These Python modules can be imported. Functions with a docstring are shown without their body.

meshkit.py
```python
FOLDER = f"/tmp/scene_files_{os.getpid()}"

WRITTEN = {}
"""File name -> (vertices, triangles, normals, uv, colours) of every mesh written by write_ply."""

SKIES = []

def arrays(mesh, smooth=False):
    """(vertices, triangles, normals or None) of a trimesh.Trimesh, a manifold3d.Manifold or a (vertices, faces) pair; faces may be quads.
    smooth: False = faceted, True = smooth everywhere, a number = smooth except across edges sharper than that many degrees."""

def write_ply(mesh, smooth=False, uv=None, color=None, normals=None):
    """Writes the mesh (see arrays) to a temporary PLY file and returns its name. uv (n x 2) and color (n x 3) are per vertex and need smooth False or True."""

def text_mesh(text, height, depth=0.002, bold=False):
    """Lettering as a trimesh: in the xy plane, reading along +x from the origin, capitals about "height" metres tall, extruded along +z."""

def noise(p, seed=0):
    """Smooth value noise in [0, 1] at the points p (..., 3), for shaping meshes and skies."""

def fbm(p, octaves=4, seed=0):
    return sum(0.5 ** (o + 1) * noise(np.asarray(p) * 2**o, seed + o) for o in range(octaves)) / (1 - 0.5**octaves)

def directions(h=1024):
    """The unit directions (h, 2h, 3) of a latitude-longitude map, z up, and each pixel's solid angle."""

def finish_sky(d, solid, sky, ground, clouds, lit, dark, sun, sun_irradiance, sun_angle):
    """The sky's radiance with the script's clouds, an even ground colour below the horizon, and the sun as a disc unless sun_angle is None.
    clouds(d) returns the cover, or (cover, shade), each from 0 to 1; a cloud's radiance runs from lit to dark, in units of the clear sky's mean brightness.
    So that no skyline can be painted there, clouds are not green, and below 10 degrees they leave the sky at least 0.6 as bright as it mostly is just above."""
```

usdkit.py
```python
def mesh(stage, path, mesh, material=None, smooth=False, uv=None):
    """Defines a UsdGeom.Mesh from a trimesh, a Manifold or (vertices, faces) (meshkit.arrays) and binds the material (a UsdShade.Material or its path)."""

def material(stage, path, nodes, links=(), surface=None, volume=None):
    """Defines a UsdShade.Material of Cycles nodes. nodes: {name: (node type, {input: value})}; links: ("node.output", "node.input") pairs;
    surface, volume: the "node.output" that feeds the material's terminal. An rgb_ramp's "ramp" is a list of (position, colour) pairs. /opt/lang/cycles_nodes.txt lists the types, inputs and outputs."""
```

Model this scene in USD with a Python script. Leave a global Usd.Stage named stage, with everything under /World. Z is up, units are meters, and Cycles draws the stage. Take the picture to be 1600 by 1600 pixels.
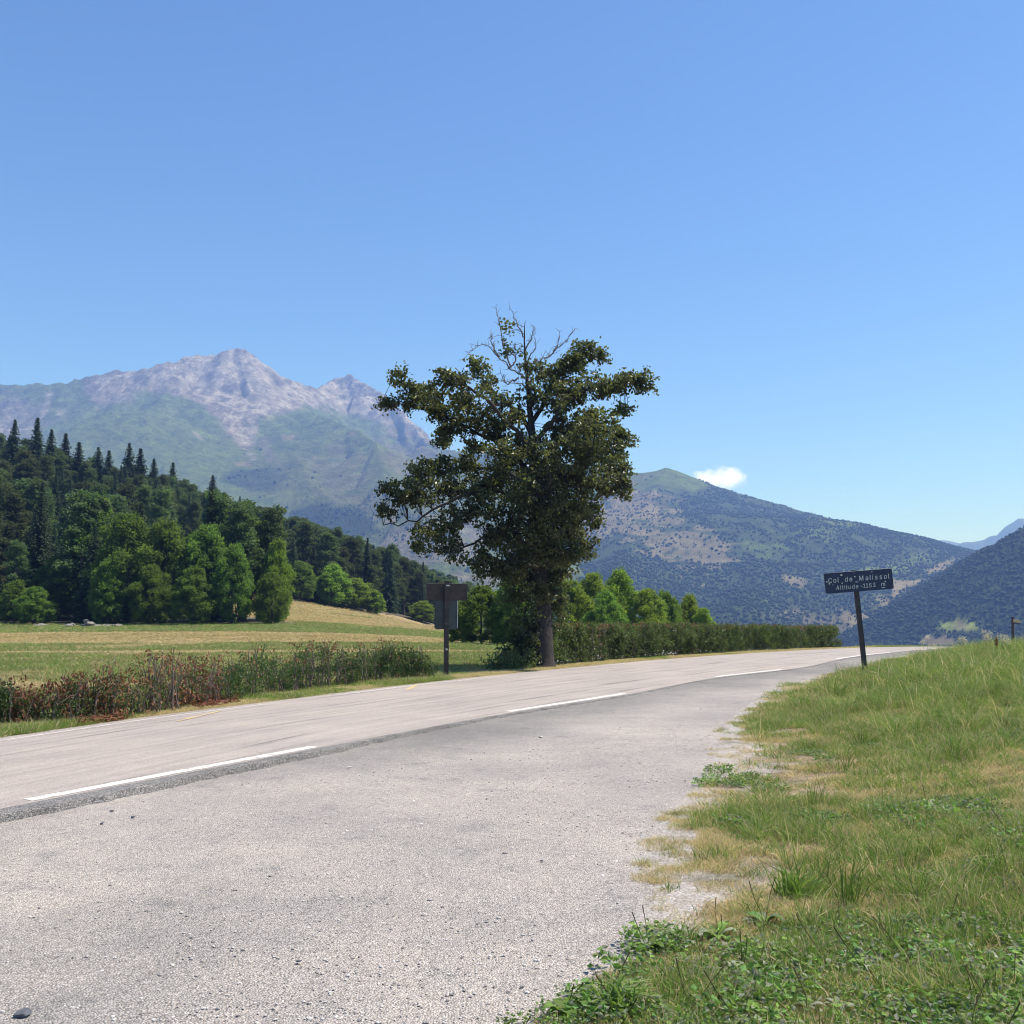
import math
import numpy as np, trimesh
import usdkit, meshkit
from pxr import Gf, Sdf, Usd, UsdGeom, UsdLux, UsdShade, Vt
from scipy.interpolate import CubicSpline, RBFInterpolator
from scipy.ndimage import gaussian_filter, map_coordinates
from scipy.spatial import cKDTree

stage = Usd.Stage.CreateInMemory()
UsdGeom.SetStageUpAxis(stage, 'Z'); UsdGeom.SetStageMetersPerUnit(stage, 1.0)
UsdGeom.Xform.Define(stage, '/World'); UsdGeom.Scope.Define(stage, '/World/Looks')
noise, fbm = meshkit.noise, meshkit.fbm

# ------------------------------------------------------------------ camera, sky, sun, exposure
EYE = 1.75
TILT = math.atan(165 / 1600)
CT, ST = math.cos(TILT), math.sin(TILT)
cam = UsdGeom.Camera.Define(stage, '/World/camera')
cam.AddTranslateOp().Set(Gf.Vec3d(0, 0, EYE)); cam.AddRotateXOp().Set(90 + math.degrees(TILT))
cam.CreateHorizontalApertureAttr(36.0); cam.CreateVerticalApertureAttr(36.0); cam.CreateFocalLengthAttr(36.0)
cam.CreateClippingRangeAttr(Gf.Vec2f(0.1, 60000)); cam.CreateExposureAttr(0.90)

SUN_EL, SUN_AZ = math.radians(61), math.radians(80)          # azimuth from +y towards +x
sun_dir = np.array([math.cos(SUN_EL) * math.sin(SUN_AZ), math.cos(SUN_EL) * math.cos(SUN_AZ), math.sin(SUN_EL)])
sx = np.cross([0, 0, 1], sun_dir); sx /= np.linalg.norm(sx); sy = np.cross(sun_dir, sx)
sun = UsdLux.DistantLight.Define(stage, '/World/sun')
sun.AddTransformOp().Set(Gf.Matrix4d(*sx, 0, *sy, 0, *sun_dir, 0, 0, 0, 0, 1))
sun.CreateIntensityAttr(1.06); sun.CreateNormalizeAttr(True); sun.CreateAngleAttr(0.53); sun.CreateColorAttr(Gf.Vec3f(1.0, 0.955, 0.94))
SKY_STRENGTH = 0.101


def ray(px, py):
    r, u = (np.asarray(px, float) - 800) / 1600, (800 - np.asarray(py, float)) / 1600
    return np.stack([r, CT - ST * u, ST + CT * u], -1)


def P(px, py, Y):                                             # the point at distance Y (metres ahead) that the photograph shows at px, py
    d = ray(px, py)
    return d * (np.asarray(Y, float) / d[..., 1])[..., None] + [0, 0, EYE]


def G(px, py, z=0.0):                                         # the point of height z seen at px, py
    d = ray(px, py)
    return d * ((z - EYE) / d[..., 2])[..., None] + [0, 0, EYE]


def project(p):
    p = np.asarray(p, float); z = p[..., 2] - EYE
    f = np.maximum(p[..., 1] * CT + z * ST, 1e-3)
    return 800 + 1600 * p[..., 0] / f, 800 - 1600 * (-p[..., 1] * ST + z * CT) / f


cd = P(1126, 748, 1.0) - [0, 0, EYE]; cd /= np.linalg.norm(cd)
cr = np.cross(cd, [0, 0, 1]); cr /= np.linalg.norm(cr); cu = np.cross(cr, cd)
W = dict
sky_mat = usdkit.material(stage, '/World/Looks/sky', {
    'sky': ('sky_texture', dict(sky_type='single_scattering', sun_disc=False, sun_elevation=SUN_EL, sun_rotation=SUN_AZ, altitude=1150.0, air_density=1.0, aerosol_density=0.7, ozone_density=2.2)),
    'tc': ('texture_coordinate', {}),
    'du': ('vector_math', dict(math_type='dot_product', vector2=tuple(cr))), 'dv': ('vector_math', dict(math_type='dot_product', vector2=tuple(cu))), 'dw': ('vector_math', dict(math_type='dot_product', vector2=tuple(cd))),
    'u': ('math', dict(math_type='multiply', value2=1 / 0.0275)), 'v': ('math', dict(math_type='multiply', value2=1 / 0.0120)),
    'uu': ('math', dict(math_type='multiply')), 'vv': ('math', dict(math_type='multiply')), 'rr': ('math', dict(math_type='add')),
    'n': ('noise_texture', dict(scale=75.0, detail=7.0, roughness=0.6)),
    'nn': ('math', dict(math_type='multiply', value2=2.4)), 's': ('math', dict(math_type='add')),
    'm': ('map_range', dict(range_type='smoothstep', from_min=2.35, from_max=.95, to_min=0.0, to_max=0.93, clamp=True)),
    'front': ('math', dict(math_type='greater_than', value2=0.0)), 'mask': ('math', dict(math_type='multiply')),
    'shade': ('map_range', dict(range_type='smoothstep', from_min=-1.0, from_max=0.6, to_min=0.0, to_max=1.0, clamp=True)),
    'ccol': ('mix', dict(mix_type='mix', color1=(6.4, 7.6, 10.0), color2=(9.3, 9.8, 11.6))),
    'clear': ('mix', dict(mix_type='multiply', fac=1.0, color2=(.52, .74, 1.0))),
    'mix': ('mix', dict(mix_type='mix')), 'bg': ('background_shader', dict(strength=SKY_STRENGTH))},
    [('tc.generated', 'du.vector1'), ('tc.generated', 'dv.vector1'), ('tc.generated', 'dw.vector1'), ('tc.generated', 'n.vector'),
     ('du.value', 'u.value1'), ('dv.value', 'v.value1'), ('u.value', 'uu.value1'), ('u.value', 'uu.value2'), ('v.value', 'vv.value1'), ('v.value', 'vv.value2'),
     ('uu.value', 'rr.value1'), ('vv.value', 'rr.value2'), ('n.fac', 'nn.value1'), ('nn.value', 's.value1'), ('rr.value', 's.value2'), ('s.value', 'm.value'),
     ('dw.value', 'front.value1'), ('front.value', 'mask.value1'), ('m.result', 'mask.value2'), ('v.value', 'shade.value'), ('shade.result', 'ccol.fac'),
     ('mask.value', 'mix.fac'), ('sky.color', 'clear.color1'), ('clear.color', 'mix.color1'), ('ccol.color', 'mix.color2'), ('mix.color', 'bg.color')], surface='bg.background')
dome = UsdLux.DomeLight.Define(stage, '/World/sky')
UsdShade.MaterialBindingAPI.Apply(dome.GetPrim()).Bind(sky_mat)
dome.GetPrim().SetCustomDataByKey('kind', 'structure')

# ------------------------------------------------------------------ helpers
used = {}


def free(parent, name):
    n = used.get((parent, name), 0); used[(parent, name)] = n + 1
    return f'{parent}/{name}' + (f'_{n:03d}' if n else '')


def tag(p, label=None, cat=None, group=None, kind=None):
    p = p.GetPrim() if hasattr(p, 'GetPrim') else p
    for k, v in (('label', label), ('category', cat), ('group', group), ('kind', kind)):
        if v: p.SetCustomDataByKey(k, v)
    return p


def path_of(p):
    return p if isinstance(p, str) else str(p.GetPath())


def obj(name, mesh, mat, parent='/World', smooth=False):
    return usdkit.mesh(stage, free(path_of(parent), name), mesh, mat, smooth).GetPrim()


def thing(name, label, cat, loc=(0, 0, 0), rz=0.0, group=None, scale=None, ref=None):
    x = UsdGeom.Xform.Define(stage, free('/World', name))
    x.AddTranslateOp().Set(Gf.Vec3d(*map(float, loc)))
    if rz: x.AddRotateZOp().Set(math.degrees(rz))
    if scale is not None: x.AddScaleOp().Set(Gf.Vec3f(*map(float, np.broadcast_to(scale, 3))))
    if ref:
        x.GetPrim().GetReferences().AddInternalReference(ref); x.GetPrim().SetInstanceable(True)
    return tag(x, label, cat, group)


def kindprim(name):                                           # an abstract thing that copies refer to
    return stage.CreateClassPrim(f'/kinds_{name}')


def attr(prim, name, values, vec=False):
    pv = UsdGeom.PrimvarsAPI(prim).CreatePrimvar(name, Sdf.ValueTypeNames.Color3fArray if vec else Sdf.ValueTypeNames.FloatArray, 'vertex')
    pv.Set((Vt.Vec3fArray if vec else Vt.FloatArray).FromNumpy(np.ascontiguousarray(values, np.float32)))


def scatter(name, protos, pos, idx, yaw, scale, label, cat, parent='/World', tilt=None):
    """One object of kind stuff: copies of the meshes in protos [(name, mesh, material)]."""
    pi = UsdGeom.PointInstancer.Define(stage, free(path_of(parent), name)); root = str(pi.GetPath())
    for n, m, mat, *sm in protos:
        pi.CreatePrototypesRel().AddTarget(obj(n, m, mat, root, bool(sm)).GetPath())
    n = len(pos); yaw = np.asarray(yaw)
    q = np.zeros((n, 4)); q[:, 3], q[:, 2] = np.cos(yaw / 2), np.sin(yaw / 2)            # i j k w
    if tilt is not None:
        a, b = np.cos(tilt / 2), np.sin(tilt / 2)
        q = np.stack([q[:, 3] * b, q[:, 2] * b, q[:, 2] * a, q[:, 3] * a], 1)
    scale = np.asarray(scale, float); scale = np.repeat(scale[:, None], 3, 1) if scale.ndim == 1 else scale
    pi.CreatePositionsAttr(Vt.Vec3fArray.FromNumpy(np.asarray(pos, np.float32)))
    pi.CreateProtoIndicesAttr(Vt.IntArray.FromNumpy(np.asarray(idx, np.int32)))
    pi.CreateOrientationsAttr(Vt.QuathArray.FromNumpy(q.astype(np.float16)))
    pi.CreateScalesAttr(Vt.Vec3fArray.FromNumpy(scale.astype(np.float32)))
    return tag(pi, label, cat, kind='stuff')


def cat_mesh(parts):
    vs, fs, k = [], [], 0
    for v, f in parts:
        vs.append(np.asarray(v, float)); fs.append(np.asarray(f, int) + k); k += len(v)
    return np.vstack(vs), np.vstack(fs)


def tube(pts, rad, sides=6, cap=True):
    pts = np.asarray(pts, float); rad = np.broadcast_to(np.asarray(rad, float), len(pts))
    t = np.gradient(pts, axis=0); t /= np.linalg.norm(t, axis=1)[:, None] + 1e-12
    ref = np.array([0.31, 0.95, 0.05]) if abs(t[0] @ [0.31, 0.95, 0.05]) < 0.9 else np.array([1.0, 0, 0])
    a = np.cross(t, ref); a /= np.linalg.norm(a, axis=1)[:, None] + 1e-12; b = np.cross(t, a)
    ang = np.arange(sides) / sides * 2 * np.pi
    v = (pts[:, None] + rad[:, None, None] * (np.cos(ang)[None, :, None] * a[:, None] + np.sin(ang)[None, :, None] * b[:, None])).reshape(-1, 3)
    i, j = np.meshgrid(np.arange(len(pts) - 1), np.arange(sides), indexing='ij'); k = (j + 1) % sides
    q = np.stack([i * sides + j, i * sides + k, (i + 1) * sides + k, (i + 1) * sides + j], -1).reshape(-1, 4)[:, ::-1]
    f = np.vstack([q[:, [0, 1, 2]], q[:, [0, 2, 3]]])
    if cap:
        v = np.vstack([v, pts[-1:] + t[-1] * rad[-1] * 0.3]); e = (len(pts) - 1) * sides; n = len(v) - 1
        f = np.vstack([f, [[e + jj, n, e + (jj + 1) % sides] for jj in range(sides)]])
    return v, f


def unit(v):
    return v / (np.linalg.norm(v, axis=-1, keepdims=True) + 1e-9)


def leaves(rng, c, up, L, Wd, fold=0.25, droop=0.0):
    """Folded pointed leaves: centre c, leaf direction up, length L, width Wd."""
    n = len(c); d = unit(up); s = unit(np.cross(d, rng.normal(size=(n, 3)))); nn = np.cross(d, s)
    L, Wd = np.broadcast_to(L, n)[:, None], np.broadcast_to(Wd, n)[:, None]
    base, tip = c - d * L * 0.5, c + d * L * 0.5 - nn * L * droop
    l, r = c - s * Wd * 0.5 + nn * Wd * fold, c + s * Wd * 0.5 + nn * Wd * fold
    v = np.stack([base, r, tip, l], 1).reshape(-1, 3); k = np.arange(n)[:, None] * 4
    return v, np.vstack([k + [0, 1, 2], k + [0, 2, 3]])


def jitter_path(rng, a, b, n, amp, sag=0.0):
    t = np.linspace(0, 1, n)[:, None]; p = np.asarray(a) * (1 - t) + np.asarray(b) * t
    w = np.cumsum(rng.normal(size=(n, 3)), 0) * amp / math.sqrt(n); w -= w[0] * (1 - t) + w[-1] * t
    p = p + w; p[:, 2] += sag * (t[:, 0] * (1 - t[:, 0])) * 4
    return p


def poly_sd(x, y, poly):
    """Signed distance to a closed polygon, positive inside."""
    poly = np.asarray(poly, float); a, b = poly, np.roll(poly, -1, 0)
    d = np.full(np.shape(x), 1e18); inside = np.zeros(np.shape(x), bool)
    for (ax, ay), (bx, by) in zip(a, b):
        ex, ey = bx - ax, by - ay; t = np.clip(((x - ax) * ex + (y - ay) * ey) / (ex * ex + ey * ey + 1e-12), 0, 1)
        d = np.minimum(d, (x - ax - t * ex) ** 2 + (y - ay - t * ey) ** 2)
        if ay != by: inside ^= ((ay > y) != (by > y)) & (x < ex * (y - ay) / (by - ay) + ax)
    return np.where(inside, 1, -1) * np.sqrt(d)


def line_sd(x, y, line):
    """Signed distance to an open polyline, positive on its right-hand side."""
    line = np.asarray(line, float); d = np.full(np.shape(x), 1e18); s = np.ones(np.shape(x))
    for (ax, ay), (bx, by) in zip(line[:-1], line[1:]):
        ex, ey = bx - ax, by - ay; t = np.clip(((x - ax) * ex + (y - ay) * ey) / (ex * ex + ey * ey), 0, 1)
        q = (x - ax - t * ex) ** 2 + (y - ay - t * ey) ** 2; c = ex * (y - ay) - ey * (x - ax)
        better = q < d; d = np.where(better, q, d); s = np.where(better, np.where(c < 0, 1, -1), s)
    return s * np.sqrt(d)


def smooth(a, b, x):
    t = np.clip((x - a) / (b - a), 0, 1)
    return t * t * (3 - 2 * t)


def gridfaces(n, m):
    i, j = np.meshgrid(np.arange(n - 1), np.arange(m - 1), indexing='ij'); a = (i * m + j).ravel()
    return np.vstack([np.stack([a, a + m, a + m + 1], 1), np.stack([a, a + m + 1, a + 1], 1)])


# ------------------------------------------------------------------ materials
def look(name, nodes, links=(), surface='p.BSDF'):
    return usdkit.material(stage, f'/World/Looks/{name}', nodes, links, surface=surface)


def plain(name, a, b, scale=8.0, rough=0.7, bump=0.0, metallic=0.0, detail=5.0, spec=0.4, obj_space=True):
    n = {'tc': ('texture_coordinate', {}), 'n': ('noise_texture', dict(scale=scale, detail=detail, roughness=0.65)), 'r': ('rgb_ramp', dict(ramp=[(0.3, a), (0.7, b)])),
         'b': ('bump', dict(strength=bump, distance=0.02)), 'p': ('principled_bsdf', dict(roughness=rough, metallic=metallic, specular_ior_level=spec))}
    l = [('tc.object', 'n.vector'), ('n.fac', 'r.fac'), ('r.color', 'p.base_color'), ('n.fac', 'b.height')] + ([('b.normal', 'p.normal')] if bump else [])
    return look(name, n, l)


def leafy(name, ramp, transl=0.3, rough=0.55, clump=0.6, lo=0.75, hi=1.25, vary=0.12, spec=0.3, tmul=1.3):
    """Foliage: each leaf has its own tone, clumps differ, copies differ a little."""
    n = {'g': ('geometry', {}), 'tc': ('texture_coordinate', {}), 'n': ('noise_texture', dict(scale=clump, detail=2.0)),
         'r': ('rgb_ramp', dict(ramp=ramp)), 'mr': ('map_range', dict(from_min=0.3, from_max=0.7, to_min=lo, to_max=hi, clamp=True)),
         'oi': ('object_info', {}), 'mo': ('map_range', dict(from_min=0.0, from_max=1.0, to_min=1 - vary * 1.5, to_max=1 + vary * 1.5, clamp=True)), 'mh': ('map_range', dict(from_min=0.0, from_max=1.0, to_min=0.5 - vary * 0.12, to_max=0.5 + vary * 0.12, clamp=True)),
         'vm': ('math', dict(math_type='multiply')), 'h': ('hsv', dict(saturation=1.0, fac=1.0)),
         'p': ('principled_bsdf', dict(roughness=rough, specular_ior_level=spec)), 'tb': ('mix', dict(mix_type='multiply', fac=1.0, color2=(tmul, tmul * 1.05, tmul * 0.55))), 't': ('translucent_bsdf', {}), 'm': ('mix_closure', dict(fac=transl))}
    l = [('g.random_per_island', 'r.fac'), ('tc.object', 'n.vector'), ('n.fac', 'mr.value'), ('oi.random', 'mo.value'), ('oi.random', 'mh.value'), ('mr.result', 'vm.value1'), ('mo.result', 'vm.value2'),
         ('r.color', 'h.color'), ('vm.value', 'h.value'), ('mh.result', 'h.hue'), ('h.color', 'p.base_color'), ('h.color', 'tb.color1'), ('tb.color', 't.color'), ('p.BSDF', 'm.closure1'), ('t.BSDF', 'm.closure2')]
    return look(name, n, l, surface='m.closure')


M = W()
M['bark'] = plain('bark', (0.018, 0.015, 0.013), (0.050, 0.042, 0.035), 9, 0.9, 0.6)
M['dead_wood'] = plain('dead_wood', (0.10, 0.08, 0.07), (0.24, 0.2, 0.175), 14, 0.9, 0.4)
M['forest_bark'] = plain('forest_bark', (0.05, 0.04, 0.032), (0.12, 0.09, 0.07), 3, 0.9)
M['tree_leaf'] = leafy('tree_leaf', [(0, (0.090, 0.105, 0.044)), (0.45, (0.165, 0.180, 0.070)), (0.75, (0.27, 0.265, 0.105)), (0.92, (0.36, 0.34, 0.16)), (0.95, (0.28, 0.19, 0.085)), (1, (0.30, 0.16, 0.08))], 0.55, 0.36, 0.9, lo=.65, hi=1.4, spec=0.65, tmul=1.6)
M['broad_leaf'] = leafy('broad_leaf', [(0, (0.105, 0.165, 0.034)), (0.5, (0.190, 0.265, 0.054)), (1, (0.28, 0.35, 0.085))], 0.52, 0.6, 0.7, vary=0.12, tmul=1.8)
M['bright_leaf'] = leafy('bright_leaf', [(0, (0.145, 0.205, 0.034)), (0.5, (0.225, 0.300, 0.050)), (1, (0.30, 0.37, 0.078))], 0.55, 0.6, 0.7, vary=0.15, tmul=1.7)
M['spruce_leaf'] = leafy('spruce_leaf', [(0, (0.050, 0.074, 0.038)), (0.6, (0.092, 0.122, 0.060)), (1, (0.145, 0.18, 0.084))], 0.3, 0.7, 0.5, vary=0.25)
M['pine_leaf'] = leafy('pine_leaf', [(0, (0.090, 0.122, 0.050)), (0.6, (0.165, 0.205, 0.080)), (1, (0.25, 0.285, 0.115))], 0.42, 0.7, 0.5, vary=0.25)
M['hedge_leaf'] = leafy('hedge_leaf', [(0, (0.090, 0.122, 0.044)), (0.6, (0.170, 0.215, 0.078)), (1, (0.27, 0.305, 0.125))], 0.45, 0.45, 2.2, lo=.5, hi=1.5)
M['shrub_leaf'] = leafy('shrub_leaf', [(0, (0.065, 0.100, 0.034)), (0.6, (0.130, 0.175, 0.058)), (1, (0.215, 0.26, 0.10))], 0.45, 0.45, 2.2, lo=.6, hi=1.4)
M['dry_leaf'] = leafy('dry_leaf', [(0, (0.20, 0.085, 0.046)), (0.6, (0.35, 0.165, 0.088)), (1, (0.48, 0.28, 0.17))], 0.2, 0.7, 2.0)
M['far_leaf'] = leafy('far_leaf', [(0, (0.050, 0.070, 0.034)), (1, (0.074, 0.096, 0.047))], 0.4, 0.9, 0.3, vary=0.25, tmul=1.6)

# ------------------------------------------------------------------ near ground: heights
def spline(pts):
    pts = np.asarray(pts, float); s = np.r_[0, np.cumsum(np.linalg.norm(np.diff(pts, axis=0), axis=1))]
    c = CubicSpline(s / s[-1], pts)
    return lambda t: c(np.asarray(t, float))


Lpix = [(0, 1157, -.22), (200, 1126, -.19), (400, 1100, -.15), (600, 1074, -.09), (850, 1047, -.02), (1000, 1033, 0), (1150, 1022, 0), (1300, 1013, 0), (1400, 1008.5, -.02)]
Rpix = [(50, 1245, .05), (490, 1165, .04), (795, 1111, .02), (975, 1084, 0), (1120, 1058, 0), (1220, 1047, 0), (1310, 1030, 0), (1400, 1019, 0)]
Lp = [G(*p)[:2] for p in Lpix]; Rp = [G(*p)[:2] for p in Rpix]
dl = (Lp[0] - Lp[1]) / np.linalg.norm(Lp[0] - Lp[1]); dr = (Rp[0] - Rp[1]) / np.linalg.norm(Rp[0] - Rp[1])
Lp = [Lp[0] + dl * 26, Lp[0] + dl * 12] + Lp + [np.array([34.5, 73.5]), np.array([47, 79]), np.array([66, 84]), np.array([95, 88])]
Rp = [Rp[0] + dr * 22, Rp[0] + dr * 10] + Rp + [np.array([28.5, 62.5]), np.array([38, 67.5]), np.array([49, 72]), np.array([67, 77]), np.array([95, 81])]
VL = [(-9, -4), (-4, 1.0), (-1.3, 3.4)] + [tuple(G(*p)[:2]) for p in [(842, 1592), (912, 1532), (978, 1480), (1008, 1405), (1034, 1290), (1105, 1205), (1130, 1140), (1178, 1096), (1245, 1066), (1335, 1044), (1425, 1022)]] + [(29.5, 61), (40, 66), (52, 70.5), (70, 75)]
Lc, Rc, Vc = spline(Lp), spline(Rp), spline(VL)
tt = np.linspace(0, 1, 130)
Lline, Rline, Vline = Lc(tt), Rc(tt), Vc(np.linspace(0, 1, 150))

CTRL = [(15, 20, 0), (30, 40, 0), (40, 55, -.2), (30, 10, .2), (60, 0, 1), (60, 40, 0), (100, 20, 2), (42, 80, -.7), (38, 76, -.35), (60, 85, -3), (50, 110, -6), (100, 120, -12),
        (30, 110, -5), (20, 90, -2.5), (10, 80, -1.6), (0, 92, -1.2), (150, 200, -30), (60, 200, -24), (20, 200, -16), (0, 180, -8), (-8, 150, -.6), (0, 300, -14), (40, 320, -34), (150, 350, -44),
        (0, 430, -12), (60, 500, -42), (20, 560, -24), (160, 560, -50), (250, 200, -34), (250, 0, 4), (260, 560, -50), (70, 77, -2.2), (95, 84, -4.5), (52, 71, -.9),
        (-10, 30, -.2), (-20, 20, -.25), (-30, 45, -.25), (-40, 70, -.2), (-20, 60, -.2), (-5, 55, -.15), (-3, 75, 0), (-12, 100, .1), (-25, 88, .1), (-60, 100, .3), (-55, 110, .4), (-35, 112, .5), (-24, 113, .7),
        (-35, 165, 3.1), (-22, 172, 2.0), (-8, 140, .1), (-30, 140, 1.8), (-18, 135, .8), (-50, 150, 4), (-36, 185, 3.0), (-25, 197, 1.7), (-15, 207, 1),
        (-115, 230, 28), (-96, 255, 25), (-81, 290, 22), (-72, 340, 22), (-55, 400, 20), (-30, 480, 14), (-13, 540, 7), (-150, 250, 36), (-200, 250, 46), (-140, 150, 14), (-100, 140, 8), (-80, 160, 10), (-70, 130, 4),
        (-60, 200, 11), (-50, 240, 9), (-45, 300, 10), (-30, 300, 4), (-25, 400, 5), (-60, 120, 1.2), (-110, 330, 24), (-120, 400, 20), (-90, 480, 12), (-60, 560, 5), (-200, 100, 10), (-150, 80, 3), (-100, 80, .6),
        (-200, 0, 2), (-260, 250, 55), (-260, 420, 40), (-200, 560, 15), (-260, 560, 15), (-40, 0, -.3), (-40, 30, -.3), (-80, 40, 0), (-60, -60, -.5), (60, -60, 1), (-260, -60, 2), (260, -60, 5)]
for q, (a, b, z) in zip([G(*p) for p in Lpix], Lpix): CTRL.append((*q[:2], z))
for s in np.linspace(0, .75, 16):
    l, r = Rc(s), Vc(s); CTRL += [(*l, 0), (*r, 0)]
for s in (0, .1): CTRL.append((*Lc(s), -.22))
C = np.array(CTRL)
gx, gy = np.arange(-270, 271, 2.0), np.arange(-70, 571, 2.0)
zz = RBFInterpolator(C[:, :2], C[:, 2], kernel='linear', neighbors=40)(np.stack(np.meshgrid(gx, gy, indexing='ij'), -1).reshape(-1, 2)).reshape(len(gx), len(gy))
z1, z2 = gaussian_filter(zz, 1.2), gaussian_filter(zz, 3.0)
wgt = smooth(60, 100, np.hypot(*np.meshgrid(gx, gy, indexing='ij')))
ZMAP = z1 * (1 - wgt) + z2 * wgt


def zcoarse(x, y):
    return map_coordinates(ZMAP, [(np.asarray(x, float) + 270) / 2, (np.asarray(y, float) + 70) / 2], order=1, mode='nearest')


def zbank(x, y):                                              # the low mown bank across the field
    line = 78 + 10 * (fbm(np.stack([x * .02, x * 0, x * 0], -1), 2, 5) - .5) + .08 * x
    return np.where(x < 0, .45 * smooth(line - 2, line + 5, y) * smooth(2, -8, x), 0)


def zground(x, y):
    x, y = np.asarray(x, float), np.asarray(y, float); sh = x.shape; x, y = x.ravel(), y.ravel()
    z = zcoarse(x, y) + zbank(x, y)
    near = (np.abs(x - 10) < 60) & (y < 110) & (y > -12)
    a, b = x[near], y[near]
    dv, dL = line_sd(a, b, Vline), line_sd(a, b, Lline)
    zn = .42 * smooth(.3, 5.5, dv) * smooth(75, 45, b) + smooth(-.1, .6, dv) * .05 * (fbm(np.stack([a * 1.3, b * 1.3, 0 * a], -1), 3, 3) - .35)
    zn = np.where(dL < 0, smooth(0, -.5, dL) * .04 * fbm(np.stack([a, b, 0 * a], -1), 3, 4), zn)
    zn -= .10 * smooth(-.03, .3, np.minimum(dL, -dv))
    z[near] += zn
    return z.reshape(sh)


def axis(fine0, fine1, step, lo, hi, n0, n1):
    a = fine0 - (fine0 - lo) * (np.linspace(0, 1, n0 + 1)[1:] ** 2)[::-1]; b = fine1 + (hi - fine1) * np.linspace(0, 1, n1 + 1)[1:] ** 2
    return np.r_[a, np.arange(fine0, fine1 + 1e-6, step), b]


ax_, ay_ = axis(-16, 24, .25, -262, 262, 80, 70), axis(2, 48, .25, -62, 562, 16, 170)
X, Y = np.meshgrid(ax_, ay_, indexing='ij'); Z = zground(X, Y)
GV = np.stack([X, Y, Z], -1).reshape(-1, 3); GF = gridfaces(len(ax_), len(ay_))
FOREST = [(-262, 40), (-120, 92), (-66, 110), (-30, 113), (-22, 115), (-31, 128), (-52, 146), (-54, 176), (-30, 196), (-14, 208), (0, 240), (6, 300), (6, 562), (-262, 562)]
FIELD = [(-140, 60), (-66, 110), (-30, 113), (-22, 115), (-31, 128), (-52, 146), (-54, 176), (-30, 196), (-14, 208), (-4, 190), (2, 150), (0, 110), (5, 60), (1.4, 40), (-4, 28), (-8.6, 19), (-12, 15), (-30, -6), (-140, -6)]
cen = GV[GF].mean(1)
in_forest, in_field = poly_sd(cen[:, 0], cen[:, 1], FOREST) > 0, poly_sd(cen[:, 0], cen[:, 1], FIELD) > 0
in_field &= ~in_forest


def submesh(v, f, keep):
    f = f[keep]; u, inv = np.unique(f, return_inverse=True)
    return (v[u], inv.reshape(-1, 3)), u


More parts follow.
